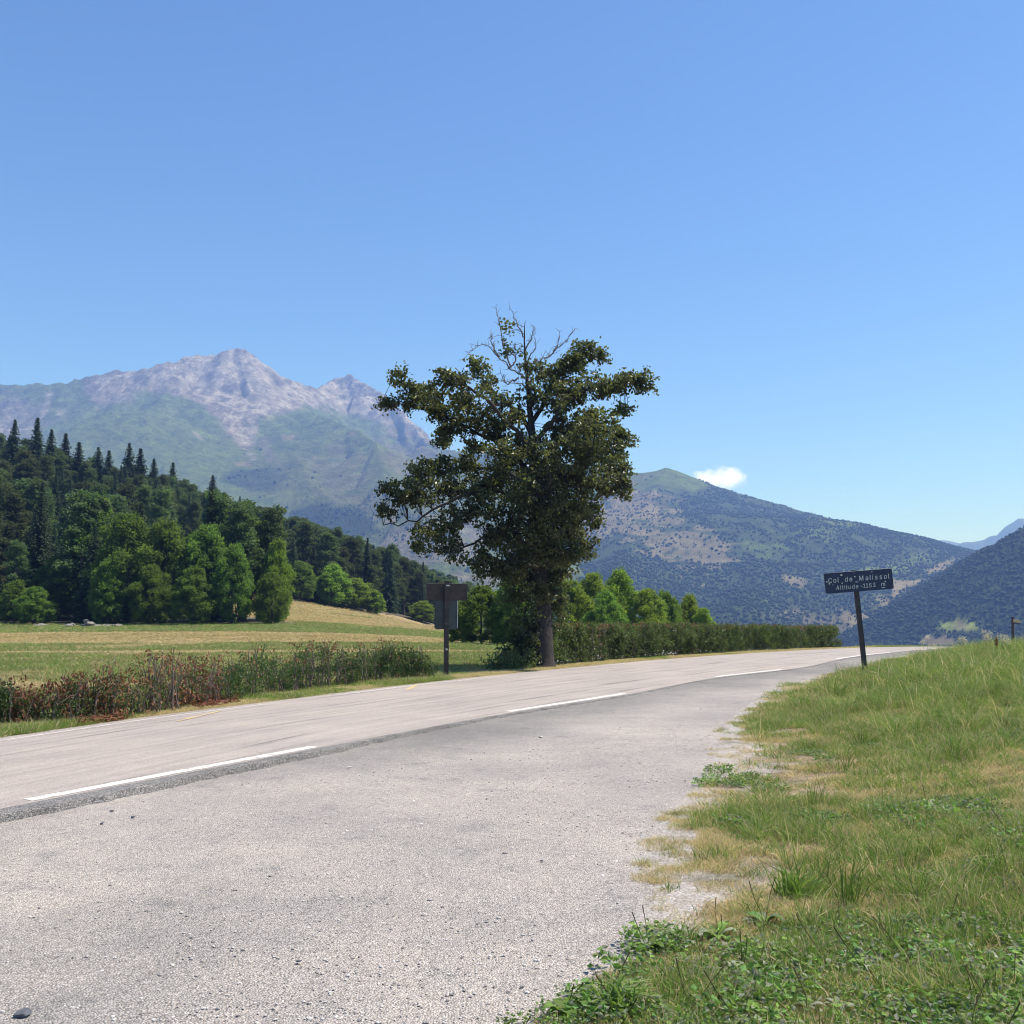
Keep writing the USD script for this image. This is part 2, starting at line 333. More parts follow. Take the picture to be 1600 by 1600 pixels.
N3 = lambda s, d=5.0, r=0.6: ('noise_texture', dict(scale=s, detail=d, roughness=r))
geo = {'g': ('geometry', {})}
M['soil'] = look('soil', {**geo, 'n1': N3(.9, 6), 'n2': N3(7, 6), 'n3': N3(60, 4), 'e': ('attribute', dict(attribute='edge')), 'en': N3(1.6, 6, .7), 'v': ('voronoi_texture', dict(scale=85.0)), 'sv': ('rgb_to_bw', {}),
    'ra': ('rgb_ramp', dict(ramp=[(0, (.16, .155, .15)), (.5, (.37, .34, .31)), (1, (.62, .58, .54))])), 'ea': ('math', dict(math_type='multiply_add', value2=3.4, value3=-1.75)), 'es': ('math', dict(math_type='add')), 'em': ('map_range', dict(range_type='smoothstep', from_min=1.0, from_max=-.15, to_min=0.0, to_max=.92, clamp=True)), 'mx': ('mix', dict(mix_type='mix')),
    'r1': ('rgb_ramp', dict(ramp=[(.36, (.12, .11, .055)), (.5, (.23, .185, .115)), (.66, (.33, .265, .185))])), 'r2': ('rgb_ramp', dict(ramp=[(.3, (.55, .55, .5)), (.7, (1.25, 1.2, 1.15))])),
    'm': ('mix', dict(mix_type='multiply', fac=1.0)), 'b': ('bump', dict(strength=.8, distance=.02)), 'p': ('principled_bsdf', dict(roughness=.95, specular_ior_level=.1))},
    [('g.position', 'n1.vector'), ('g.position', 'n2.vector'), ('g.position', 'n3.vector'), ('g.position', 'en.vector'), ('g.position', 'v.vector'), ('v.color', 'sv.color'), ('sv.val', 'ra.fac'), ('en.fac', 'ea.value1'), ('e.fac', 'es.value1'), ('ea.value', 'es.value2'), ('es.value', 'em.value'),
     ('n1.fac', 'r1.fac'), ('n2.fac', 'r2.fac'), ('r1.color', 'm.color1'), ('r2.color', 'm.color2'), ('em.result', 'mx.fac'), ('m.color', 'mx.color1'), ('ra.color', 'mx.color2'), ('mx.color', 'p.base_color'), ('n3.fac', 'b.height'), ('b.normal', 'p.normal')])
M['field'] = look('field', {**geo, 'a': ('attribute', dict(attribute='dry')), 'mp': ('mapping', dict(scale=(.10, 1.3, 1.0), rotation=(0, 0, .12))), 'n1': N3(1.0, 7, .7), 'n2': N3(4, 6, .7), 'n3': N3(.12, 4),
    's1': ('math', dict(math_type='multiply_add', value2=1.1, value3=-.55)), 's3': ('math', dict(math_type='multiply_add', value2=1.2, value3=-.6)), 'ad': ('math', dict(math_type='add')), 'ad2': ('math', dict(math_type='add')),
    'r1': ('rgb_ramp', dict(ramp=[(.0, (.105, .125, .044)), (.35, (.175, .178, .070)), (.65, (.255, .205, .108)), (1.0, (.33, .235, .140))])), 'r2': ('rgb_ramp', dict(ramp=[(.3, (.6, .6, .55)), (.7, (1.2, 1.2, 1.2))])),
    'm': ('mix', dict(mix_type='multiply', fac=1.0)), 'b': ('bump', dict(strength=.8, distance=.05)), 'p': ('principled_bsdf', dict(roughness=.95, specular_ior_level=.1))},
    [('g.position', 'mp.vector'), ('mp.vector', 'n1.vector'), ('g.position', 'n2.vector'), ('g.position', 'n3.vector'), ('n1.fac', 's1.value1'), ('n3.fac', 's3.value1'), ('a.fac', 'ad.value1'), ('s1.value', 'ad.value2'), ('ad.value', 'ad2.value1'), ('s3.value', 'ad2.value2'),
     ('ad2.value', 'r1.fac'), ('n2.fac', 'r2.fac'), ('r1.color', 'm.color1'), ('r2.color', 'm.color2'), ('m.color', 'p.base_color'), ('n2.fac', 'b.height'), ('b.normal', 'p.normal')])
M['forest_floor'] = plain('forest_floor', (.035, .034, .018), (.085, .068, .04), .6, .95)

m, u = submesh(GV, GF, ~in_forest & ~in_field)
gnd = tag(usdkit.mesh(stage, '/World/ground', m, M['soil'], True), kind='structure')
attr(gnd, 'edge', np.where((np.abs(m[0][:, 0] - 10) < 60) & (m[0][:, 1] < 110), line_sd(m[0][:, 0], m[0][:, 1], Vline), 5.0))
m, u = submesh(GV, GF, in_forest)
tag(usdkit.mesh(stage, '/World/hillside', m, M['forest_floor'], True), kind='structure')
m, u = submesh(GV, GF, in_field)
fld = tag(usdkit.mesh(stage, '/World/field', m, M['field'], True), kind='structure')


def field_dry(p):
    """How straw-coloured the mown field is at points p: bands along the bank, the mown slope behind."""
    x, y = p[:, 0], p[:, 1]; line = 78 + 10 * (fbm(np.stack([x * .02, x * 0, x * 0], -1), 2, 5) - .5) + .08 * x
    d = .47 + .48 * smooth(-8, -3, y - line) * smooth(9, 4, y - line)                     # the bank
    d += .22 * smooth(2.5, .5, np.abs(y - line + 22)) + .2 * smooth(2, .5, np.abs(y - 31 - .1 * x))
    d -= .16 * smooth(8, 12, y - line) * smooth(120, 104, y)
    d += (.12 + .5 * fbm(np.stack([x * .05, y * .16, x * 0], -1), 4, 55)) * smooth(118, 126, y)                                                        # the slope
    return np.clip(d, 0, 1)


attr(fld, 'dry', field_dry(m[0]))

# ------------------------------------------------------------------ road, its markings, the lay-by
def zedge(p, lift):
    return zcoarse(p[..., 0], p[..., 1]) + lift


def road_point(t, u, h=0.0):
    l, r = Lc(t), Rc(t); w = np.linalg.norm(r - l, axis=-1)
    p = l + (r - l) * np.asarray(u)[..., None]
    zl, zr = zedge(l, .015), zedge(r, .012 + .05 * smooth(26, 12, r[..., 1]))
    z = zl + (zr - zl) * u + .03 * (1 - (2 * np.clip(u, 0, 1) - 1) ** 2) + h
    return np.concatenate([p, z[..., None]], -1), w


def loft(tv, um, h=0.0):
    T, U = np.meshgrid(tv, np.arange(um.shape[1]), indexing='ij')
    p, w = road_point(T, um, h)
    return p, w


M['asphalt'] = look('asphalt', {**geo, 'al': ('attribute', dict(attribute='along')), 'ac': ('attribute', dict(attribute='across')), 'cx': ('combine_xyz', {}),
    'sa': ('math', dict(math_type='multiply', value2=.16)), 'sc': ('math', dict(math_type='multiply', value2=4.5)),
    'n1': N3(1.0, 6, .65), 'n2': N3(.5, 5), 'v': ('voronoi_texture', dict(scale=85.0)), 'n4': N3(170, 2),
    'r1': ('rgb_ramp', dict(ramp=[(.33, (.15, .138, .126)), (.40, (.285, .258, .232)), (.5, (.325, .29, .26)), (.68, (.37, .33, .295))])), 'r2': ('rgb_ramp', dict(ramp=[(.3, (.88, .88, .9)), (.7, (1.1, 1.08, 1.05))])),
    'sv': ('rgb_to_bw', {}), 'r3': ('rgb_ramp', dict(ramp=[(0, (.5, .5, .5)), (.25, (.85, .84, .83)), (.8, (1.1, 1.1, 1.1)), (1, (1.5, 1.5, 1.5))])),
    'm': ('mix', dict(mix_type='multiply', fac=1.0)), 'm2': ('mix', dict(mix_type='multiply', fac=1.0)), 'b': ('bump', dict(strength=.5, distance=.006)), 'p': ('principled_bsdf', dict(roughness=.9, specular_ior_level=.2))},
    [('al.fac', 'sa.value1'), ('ac.fac', 'sc.value1'), ('sa.value', 'cx.x'), ('sc.value', 'cx.y'), ('cx.vector', 'n1.vector'), ('g.position', 'n2.vector'), ('g.position', 'v.vector'), ('g.position', 'n4.vector'),
     ('n1.fac', 'r1.fac'), ('n2.fac', 'r2.fac'), ('v.color', 'sv.color'), ('sv.val', 'r3.fac'), ('r1.color', 'm.color1'), ('r2.color', 'm.color2'), ('m.color', 'm2.color1'), ('r3.color', 'm2.color2'), ('m2.color', 'p.base_color'), ('v.distance', 'b.height'), ('b.normal', 'p.normal')])


def stony(name, ramp, lo, hi, scale, stain, bump=1.0):
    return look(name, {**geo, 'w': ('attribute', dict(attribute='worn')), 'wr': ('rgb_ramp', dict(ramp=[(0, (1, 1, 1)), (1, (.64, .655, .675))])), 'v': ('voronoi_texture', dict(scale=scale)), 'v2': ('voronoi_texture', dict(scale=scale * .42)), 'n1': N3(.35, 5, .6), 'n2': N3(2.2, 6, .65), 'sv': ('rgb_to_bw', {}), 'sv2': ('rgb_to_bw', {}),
        'ra': ('rgb_ramp', dict(ramp=ramp)), 'r1': ('rgb_ramp', dict(ramp=[(.36, lo), (.62, hi)])), 'r2': ('rgb_ramp', dict(ramp=[(.28, stain), (.42, (.97, .97, .97)), (.7, (1.06, 1.05, 1.03))])),
        'r3': ('rgb_ramp', dict(ramp=[(0, (.60, .60, .61)), (.2, (.95, .95, .95)), (.85, (1.05, 1.05, 1.05)), (1, (1.4, 1.38, 1.36))])), 'gap': ('rgb_ramp', dict(ramp=[(.32, (1.10, 1.10, 1.10)), (.72, (.64, .62, .60))])),
        **{f'm{k}': ('mix', dict(mix_type='multiply', fac=1.0)) for k in (1, 2, 3, 4, 5)},
        'b': ('bump', dict(strength=bump, distance=.010, invert=True)), 'p': ('principled_bsdf', dict(roughness=.92, specular_ior_level=.2))},
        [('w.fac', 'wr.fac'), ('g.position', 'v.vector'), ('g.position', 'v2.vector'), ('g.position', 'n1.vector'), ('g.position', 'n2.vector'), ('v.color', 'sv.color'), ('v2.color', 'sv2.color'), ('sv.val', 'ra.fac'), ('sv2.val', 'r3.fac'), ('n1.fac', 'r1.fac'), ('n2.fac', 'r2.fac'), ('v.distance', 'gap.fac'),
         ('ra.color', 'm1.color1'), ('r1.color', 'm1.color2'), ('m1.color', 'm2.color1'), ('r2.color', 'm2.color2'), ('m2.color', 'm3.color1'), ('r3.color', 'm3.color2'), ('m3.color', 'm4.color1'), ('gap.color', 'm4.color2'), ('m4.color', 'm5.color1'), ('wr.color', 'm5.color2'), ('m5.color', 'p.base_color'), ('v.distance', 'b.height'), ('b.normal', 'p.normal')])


GRAINS = [(0, (.17, .165, .16)), (.2, (.28, .265, .25)), (.5, (.36, .335, .31)), (.8, (.44, .40, .365)), (1, (.60, .565, .53))]
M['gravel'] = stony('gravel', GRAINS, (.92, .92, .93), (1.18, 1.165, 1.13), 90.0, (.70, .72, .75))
M['dark_asphalt'] = stony('dark_asphalt', [(0, (.08, .08, .08)), (.5, (.185, .18, .175)), (1, (.38, .365, .35))], (.9, .9, .9), (1.1, 1.1, 1.1), 80.0, (.6, .6, .62))


def worn_paint(name, col, under, cover):
    return look(name, {**geo, 'n': N3(9, 7, .75), 'n2': N3(90, 3), 'a': ('math', dict(math_type='multiply_add', value2=.45)), 'r': ('rgb_ramp', dict(ramp=[(cover, under), (cover + .07, col)])), 'p': ('principled_bsdf', dict(roughness=.8, specular_ior_level=.2))},
        [('g.position', 'n.vector'), ('g.position', 'n2.vector'), ('n2.fac', 'a.value1'), ('n.fac', 'a.value3'), ('a.value', 'r.fac'), ('r.color', 'p.base_color')])


M['white_paint'] = worn_paint('white_paint', (.66, .62, .57), (.36, .33, .30), .66)
M['faded_paint'] = worn_paint('faded_paint', (.60, .57, .53), (.35, .31, .28), .66)
M['yellow_paint'] = worn_paint('yellow_paint', (.52, .38, .17), (.36, .31, .26), .685)

road = UsdGeom.Xform.Define(stage, '/World/road'); tag(road, kind='structure')
tv = np.r_[np.linspace(0, .5, 900)[:-1], np.linspace(.5, 1, 240)]; arc = np.r_[0, np.cumsum(np.linalg.norm(np.diff(Rc(tv), axis=0), axis=1))]
width = np.linalg.norm(Rc(tv) - Lc(tv), axis=1)
edgeL = .05 * (fbm(np.stack([arc * 1.1, arc * 0, arc * 0], -1), 4, 21) - .5)
um = np.stack([edgeL / width - .03 / width] + [np.full(len(tv), a) for a in np.linspace(.01, .98, 22)] + [1 + .16 / width], 1)
p, w = loft(tv, um); p[:, 0, 2] -= .09
surf = obj('asphalt_surface', (p.reshape(-1, 3), gridfaces(*p.shape[:2])), M['asphalt'], road, True)
attr(surf, 'along', np.repeat(arc, um.shape[1])); attr(surf, 'across', (um * width[:, None]).ravel())
tp_ = smooth(17, 10, Rc(tv)[:, 1]); rag = .22 + .20 * tp_ + (.10 + .16 * tp_) * (fbm(np.stack([arc * .9, arc * 0, arc * 0], -1), 5, 8) - .5) + .09 * (noise(np.stack([arc * 5, arc * 0, arc * 0], -1), 9) - .5)
um = np.stack([1 + .15 / width] + [1 + (.16 + (rag - .16) * a) / width for a in (.33, .66, .92)] + [1 + rag / width, 1 + (rag + .05) / width], 1)
p, w = loft(tv, um, .002); p[:, 3, 2] -= .006; p[:, 4, 2] -= .012; p[:, 5, 2] -= .16
cr_ = fbm(p.reshape(-1, 3) * 9, 3, 2).reshape(p.shape[:2]); p[:, 2:5, 2] += .034 * (cr_[:, 2:5] - .62)
obj('broken_edge', (p.reshape(-1, 3), gridfaces(*p.shape[:2])), M['dark_asphalt'], road, True)

rp_px = project(np.concatenate([Rc(tv), zedge(Rc(tv), .03)[:, None]], 1))[0]; lp_px = project(np.concatenate([Lc(tv), zedge(Lc(tv), 0)[:, None]], 1))[0]
ahead = Rc(tv)[:, 1] > 4


def t_at(px, which):
    k = np.where(ahead)[0]; return np.interp(px, which[k], tv[k])


def strip(name, t0, t1, off, wid, mat, seed, from_left=False, wob=.02):
    ts = np.linspace(t0, t1, 60); wd = np.linalg.norm(Rc(ts) - Lc(ts), axis=1); k = np.arange(60)
    wa, wb = (wob * (fbm(np.stack([k * .7, k * 0 + seed, k * 0], -1), 3, s) - .5) for s in (1, 2))
    base = off / wd if from_left else 1 + off / wd
    um = np.stack([base + (wa - wid / 2) / wd, base + 0 * wd, base + (wb + wid / 2) / wd], 1)
    p, _ = loft(ts, um, .0045)
    return obj(name, (p.reshape(-1, 3), gridfaces(60, 3)), mat, road, True)


for a, b in ((45, 492), (795, 976), (1120, 1222), (1308, 1392), (1440, 1480)):
    tag(strip('edge_dash', t_at(a, rp_px), t_at(b, rp_px), -.02, .18, M['white_paint'], a))
for a, b in ((-60, 390), (500, 720), (840, 1000), (1080, 1200)):
    strip('worn_line', t_at(a, lp_px), t_at(b, lp_px), .62, .10, M['faded_paint'], a, True)


def smear(px0, py0, px1, py1, wid):
    a, b = G(px0, py0, -.12), G(px1, py1, -.12); n = 30; s = np.linspace(0, 1, n)
    c = a[:2] + (b[:2] - a[:2]) * s[:, None]; d = unit(b[:2] - a[:2]); nrm = np.array([-d[1], d[0]]); wv = wid * (.4 + .6 * np.sin(np.pi * (s * .9 + .05))) * (.6 + .8 * fbm(np.stack([s * 9, s * 0, s * 0], -1), 3, 7))
    rows = np.stack([c - nrm * wv[:, None] / 2, c + nrm * wv[:, None] / 2], 1).reshape(-1, 2)
    tr = np.linspace(0, .9, 1500); Lq, Rq = Lc(tr), Rc(tr); out = []
    for q in rows:
        e = Rq - Lq; u_ = ((q - Lq) * e).sum(1) / (e * e).sum(1); dist = np.linalg.norm(Lq + e * u_[:, None] - q, axis=1); k = dist.argmin()
        out.append([*q, road_point(tr[k:k + 1], np.array([u_[k]]), .007)[0][0, 2]])
    obj('yellow_mark', (np.array(out), gridfaces(n, 2)), M['yellow_paint'], road, True)


smear(277, 1130, 345, 1112, .11); smear(636, 1083, 652, 1073, .14)

nt, ns = 560, 90
ts = np.linspace(0, .97, nt); s = np.linspace(0, 1, ns)
R_, V_ = Rc(ts), Vc(np.linspace(0, 1, nt) ** 1.0)
k0 = np.array([np.argmin(np.linalg.norm(Rline - v, axis=1)) for v in V_])                 # the road point nearest each verge point
R_ = Rc(gaussian_filter(tt[k0], 6, mode='nearest'))
ra = np.r_[0, np.cumsum(np.linalg.norm(np.diff(V_, axis=0), axis=1))]
out = unit(V_ - R_); V2 = V_ + out * (.25 + .5 * (fbm(np.stack([ra * .8, ra * 0, ra * 0], -1), 5, 31) - .5))[:, None]; R2 = R_ + out * .1
p2 = R2[:, None] + (V2 - R2)[:, None] * s[None, :, None]
zl = zcoarse(p2[..., 0], p2[..., 1]) + .02 * (fbm(np.concatenate([p2 * .8, p2[..., :1] * 0], -1), 4, 12) - .5) - .012 + .006 * (noise(np.concatenate([p2 * 9, p2[..., :1] * 0], -1), 3) - .5)
zl[:, -1] -= .06
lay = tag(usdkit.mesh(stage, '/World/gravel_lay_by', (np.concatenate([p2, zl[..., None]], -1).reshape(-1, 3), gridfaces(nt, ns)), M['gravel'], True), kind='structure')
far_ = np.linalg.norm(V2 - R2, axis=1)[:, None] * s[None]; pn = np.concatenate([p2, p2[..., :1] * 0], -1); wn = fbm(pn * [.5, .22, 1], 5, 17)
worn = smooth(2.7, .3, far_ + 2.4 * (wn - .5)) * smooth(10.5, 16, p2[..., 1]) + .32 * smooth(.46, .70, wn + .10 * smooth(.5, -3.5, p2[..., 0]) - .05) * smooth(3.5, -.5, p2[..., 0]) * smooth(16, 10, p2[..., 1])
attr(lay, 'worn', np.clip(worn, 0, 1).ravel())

# ------------------------------------------------------------------ far terrain
def ridge_height(x, y, ridges, k=18.0, seed=0):
    best = None
    for ri, (pts, s1, s2, ell, gully) in enumerate(ridges):
        pts = np.asarray(pts, float); D = np.full(x.shape, 1e9); S = np.zeros(x.shape); Zr = np.zeros(x.shape); acc = 0.0
        Q = np.full(x.shape, -1e9)
        for a, b in zip(pts[:-1], pts[1:]):
            e = b[:2] - a[:2]; ln = np.hypot(*e); t = np.clip(((x - a[0]) * e[0] + (y - a[1]) * e[1]) / ln ** 2, 0, 1)
            d = np.hypot(x - a[0] - t * e[0], y - a[1] - t * e[1]); z = a[2] + t * (b[2] - a[2])
            q = z - s2 * d - (s1 - s2) * ell * (1 - np.exp(-d / ell)); m = q > Q
            Q, D, S = np.where(m, q, Q), np.where(m, d, D), np.where(m, acc + t * ln, S); acc += ln
        if gully:
            wv = S + 90 * (fbm(np.stack([S * .004, D * .003, S * 0 + ri], -1), 3, seed + 3) - .5)
            g = np.abs(2 * fbm(np.stack([wv / 170, D / 900, 0 * S + ri * 7], -1), 4, seed + ri) - 1); g2 = np.abs(2 * fbm(np.stack([wv / 55, D / 350, 0 * S + ri * 3], -1), 3, seed + ri + 9) - 1)
            Q = Q - gully * np.minimum(D / 260, 1) * (1 - np.minimum(g * 2.2, 1)) - .35 * gully * np.minimum(D / 120, 1) * (1 - np.minimum(g2 * 2.2, 1))
        best = Q if best is None else np.maximum(best, Q) + k * np.log1p(np.exp(-np.abs(best - Q) / k)) * (np.abs(best - Q) < 8 * k)
    return best


def px_ridge(pts, k=1.0):
    return [P(a, b, c * k) for a, b, c in pts]


KM = .74                                                      # the rocky mountain's distance over its first estimate


def mountain(name, ridges, x0, x1, y0, y1, step, floor, rough, seed, mat, colour, k=18.0):
    xs, ys = np.arange(x0, x1 + 1, step), np.arange(y0, y1 + 1, step); X, Y = np.meshgrid(xs, ys, indexing='ij')
    Z = ridge_height(X.ravel(), Y.ravel(), ridges, k, seed)
    Z = Z + rough(X.ravel(), Y.ravel(), Z)
    Z = np.maximum(Z, floor - 60); v = np.stack([X.ravel(), Y.ravel(), Z], 1); f = gridfaces(len(xs), len(ys))
    keep = (v[f][:, :, 2] > floor - 30).any(1)
    (v, f), _ = submesh(v, f, keep)
    prim = tag(usdkit.mesh(stage, f'/World/{name}', (v, f), mat, True), kind='structure')
    attr(prim, 'tint', colour(v, f), True)
    return v, f


def far_material(name, s1, s2, bump, dist, lo, hi):
    return look(name, {**geo, 'a': ('attribute', dict(attribute='tint')), 'n1': N3(s1, 7, .7), 'n2': N3(s2, 6, .7), 'r1': ('rgb_ramp', dict(ramp=[(.3, lo), (.7, hi)])), 'r2': ('rgb_ramp', dict(ramp=[(.32, lo), (.68, hi)])),
        'm1': ('mix', dict(mix_type='multiply', fac=1.0)), 'm2': ('mix', dict(mix_type='multiply', fac=1.0)), 'b': ('bump', dict(strength=bump, distance=dist)), 'p': ('principled_bsdf', dict(roughness=1.0, specular_ior_level=0.0))},
        [('g.position', 'n1.vector'), ('g.position', 'n2.vector'), ('n1.fac', 'r1.fac'), ('n2.fac', 'r2.fac'), ('a.color', 'm1.color1'), ('r1.color', 'm1.color2'), ('m1.color', 'm2.color1'), ('r2.color', 'm2.color2'), ('m2.color', 'p.base_color'), ('n2.fac', 'b.height'), ('b.normal', 'p.normal')])


M['mountain_rock'] = far_material('mountain_rock', .022, .09, 1.0, 11.0, (.66, .66, .67), (1.36, 1.34, 1.31))
M['mountain_slope'] = far_material('mountain_slope', .02, .09, .4, 5.0, (.75, .76, .75), (1.25, 1.24, 1.2))
ROCK, PALE, SCREE, GRASS, TAN, WOODS = (np.array(c) for c in ((.118, .110, .095), (.31, .29, .255), (.175, .152, .124), (.088, .118, .036), (.150, .128, .084), (.030, .040, .021)))


def paint(v, base, layers, seed):
    """Ground cover of a far slope: layers of (polygon in the photograph's pixels, colour, softness, raggedness, share)."""
    px, py = project(v); col = np.tile(np.asarray(base, float), (len(v), 1))
    n = fbm(v * .006, 5, seed) - .5; n2 = fbm(v * .026, 4, seed + 5) - .5
    for i, (poly, c, soft, rag, share) in enumerate(layers):
        x0, y0 = np.min(poly, 0) - 60; x1, y1 = np.max(poly, 0) + 60
        k = np.where((px > x0) & (px < x1) & (py > y0) & (py < y1))[0]
        sd = poly_sd(px[k], py[k], poly) + rag * (n[k] * 1.6 + n2[k] * 1.5)
        w = smooth(-soft, soft, sd) * share
        col[k] = col[k] * (1 - w[:, None]) + np.asarray(c) * w[:, None]
    return col


# rocky mountain -----------------------------------------------------
MAIN = [(-420, 690, 5200), (-300, 640, 5000), (-100, 608, 5000), (0, 600, 4950), (60, 597, 4900), (130, 587, 4900), (180, 578, 4900), (240, 570, 4900), (290, 557, 4950), (318, 553, 5000), (334, 551, 5000), (357, 544, 5000), (385, 552, 5000), (420, 572, 5050), (450, 589, 5100), (475, 600, 5200), (497, 606, 5300)]
SECOND = [(497, 606, 5350), (508, 596, 5450), (523, 588, 5600), (545, 585, 5600), (572, 598, 5500), (600, 613, 5400), (640, 652, 5200), (668, 692, 5000), (740, 706, 4700), (820, 710, 4400), (900, 724, 4000)]
ridges = [(px_ridge(MAIN, KM), .85, .50, 370, 46), (px_ridge(SECOND, KM), .9, .52, 370, 46),
          (px_ridge([(262, 611, 4550), (240, 632, 4400), (225, 668, 4100), (250, 720, 3700), (290, 775, 3200), (330, 830, 2700)], KM), .52, .42, 300, 12),
          (px_ridge([(180, 640, 4350), (120, 668, 4100), (60, 700, 3800)], KM), .5, .42, 300, 10),
          (px_ridge([(485, 640, 4650), (540, 660, 4350), (590, 690, 4000), (600, 740, 3500), (640, 790, 3000), (700, 850, 2500)], KM), .52, .42, 300, 22),
          (px_ridge([(440, 655, 4600), (455, 700, 4100), (480, 750, 3600), (540, 800, 3100)], KM), .5, .42, 220, 18),
          (px_ridge([(668, 692, 4700), (760, 760, 3900), (830, 820, 3200), (880, 880, 2600)], KM), .55, .42, 220, 22)]


def rough_rock(x, y, z):
    p = np.stack([x, y, z], -1) / KM; h = smooth(350, 950, z / KM)
    return KM * ((fbm(p * .006, 6, 40) - .5) * (16 + 44 * h) + (fbm(p * .03, 4, 41) - .5) * (6 + 40 * h) - 6 * h)


ROCKZONE = [(128, 590), (240, 560), (300, 545), (357, 530), (420, 560), (500, 590), (545, 575), (600, 600), (700, 690), (665, 694), (600, 668), (545, 645), (500, 632), (455, 642), (430, 652), (408, 660), (398, 690), (402, 722), (385, 716), (370, 690), (345, 665), (325, 640), (300, 622), (262, 610), (225, 612), (195, 630), (150, 640), (142, 620)]
LEFTROCK = [(-60, 612), (30, 618), (70, 630), (60, 655), (90, 662), (40, 690), (-60, 680)]


def rock_colour(v, f):
    col = paint(v, GRASS, [
        ([(-400, 575), (150, 575), (150, 640), (90, 668), (-400, 690)], GRASS * [.95, .92, 1.1], 6, 10, 1),
        (LEFTROCK, ROCK * 1.05, 8, 40, .8), ([(72, 610), (84, 612), (76, 640), (62, 655)], PALE * .8, 3, 8, .7), ([(90, 640), (105, 640), (100, 655), (86, 655)], PALE * .8, 3, 12, .7),
        (ROCKZONE, ROCK, 5, 16, 1), ([(225, 612), (262, 598), (305, 600), (345, 640), (380, 655), (395, 700), (370, 690), (325, 640), (300, 622), (262, 610)], SCREE * 1.05, 5, 14, .75),
        ([(140, 600), (200, 590), (215, 600), (180, 625), (150, 640)], SCREE, 6, 18, .7), ([(290, 560), (325, 556), (320, 600), (340, 625), (325, 630), (295, 590)], PALE, 5, 40, .45),
        ([(350, 560), (400, 575), (440, 605), (470, 625), (420, 640), (385, 625), (360, 600)], PALE, 6, 60, .4), ([(455, 600), (490, 620), (485, 632), (455, 628)], PALE, 4, 40, .4), ([(500, 600), (560, 600), (650, 680), (600, 662), (520, 630)], PALE * .9, 6, 60, .35),
        ([(395, 690), (412, 680), (432, 705), (440, 730), (415, 718)], ROCK * 1.1, 5, 16, .8), ([(335, 640), (352, 655), (395, 708), (384, 708), (350, 672)], SCREE, 4, 8, .8), ([(300, 672), (312, 678), (318, 690), (306, 684)], PALE * .8, 2, 5, .7), ([(262, 636), (280, 646), (276, 655), (262, 644)], SCREE, 2, 7, .6),
        ([(400, 690), (470, 690), (520, 700), (500, 720), (430, 715)], GRASS * .75, 10, 25, .6), ([(440, 680), (460, 681), (455, 688), (440, 687)], TAN * 1.2, 2, 3, .9), ([(542, 676), (556, 677), (556, 681), (542, 681)], TAN * 1.3, 1.5, 2, .9), ([(366, 722), (392, 722), (392, 729), (368, 729)], TAN * 1.2, 1.5, 4, .8),
        ([(350, 700), (700, 700), (760, 900), (560, 900), (400, 760)], TAN * .55, 20, 70, .3), ([(480, 720), (560, 725), (600, 760), (640, 830), (560, 790), (480, 760)], TAN * .8, 5, 70, .4), ([(590, 690), (680, 695), (690, 730), (610, 730)], TAN * .9, 6, 50, .5),
        ([(480, 785), (560, 792), (600, 835), (500, 850), (450, 800)], WOODS, 5, 14, .95), ([(360, 735), (420, 728), (440, 745), (400, 765), (350, 752)], WOODS * 1.2, 6, 25, .8), ([(505, 740), (525, 745), (540, 790), (520, 790)], ROCK * .7, 4, 20, .5),
        ([(600, 810), (760, 830), (760, 900), (620, 880)], SCREE, 8, 60, .6)], 61)
    px, py = project(v); zone = np.maximum(smooth(-6, 14, poly_sd(px, py, ROCKZONE)), .5 * smooth(-6, 14, poly_sd(px, py, LEFTROCK)))
    q = v / KM * [.013, .006, .0075]; q[:, 0] += 1.2 * fbm(v * .008, 3, 70); st = 1 - np.abs(2 * fbm(q, 5, 71) - 1); st2 = 1 - np.abs(2 * fbm(v / KM * [.035, .02, .02], 4, 72) - 1)
    w = zone * np.clip(smooth(.84, .97, st) * .7 + smooth(.88, .99, st2) * .55, 0, .85); col = col * (1 - w[:, None]) + PALE * w[:, None]
    d = zone * .45 * smooth(.55, .30, st); col = col * (1 - d[:, None])
    return np.clip(col * (1 + .5 * (fbm(v * .03, 4, 77) - .5))[:, None], .01, .8)


RV, RF = mountain('rocky_mountain', ridges, -2450, 670, 1100, 4700, 8.0, -45, rough_rock, 5, M['mountain_rock'], rock_colour)

# wooded ridge on the right -------------------------------------------
CREST = [(790, 735, 3900), (850, 722, 3600), (900, 724, 3300), (985, 737, 3050), (1005, 739, 3000), (1040, 734, 3000), (1075, 745, 3000), (1110, 770, 3000), (1150, 790, 2950), (1200, 804, 2900), (1260, 807, 2850), (1330, 812, 2750), (1380, 832, 2700), (1430, 849, 2650), (1500, 864, 2600), (1600, 905, 2500), (1800, 960, 2300)]
wood_ridges = [(px_ridge(CREST), .36, .27, 600, 26), (px_ridge([(1040, 734, 3000), (1010, 790, 2650), (985, 850, 2200), (960, 905, 1700)]), .34, .26, 500, 18), (px_ridge([(1265, 803, 2850), (1230, 850, 2400), (1190, 900, 1950), (1150, 950, 1500)]), .36, .27, 400, 20),
               (px_ridge([(1400, 838, 2680), (1385, 880, 2350), (1360, 925, 1950), (1330, 970, 1550)]), .36, .27, 400, 20), (px_ridge([(870, 724, 3400), (880, 800, 2900), (890, 880, 2200)]), .36, .27, 400, 26)]
rough_soft = lambda x, y, z: (fbm(np.stack([x, y, z], -1) * .008, 5, 50) - .5) * 16 + (fbm(np.stack([x, y, z], -1) * .04, 3, 51) - .5) * 4
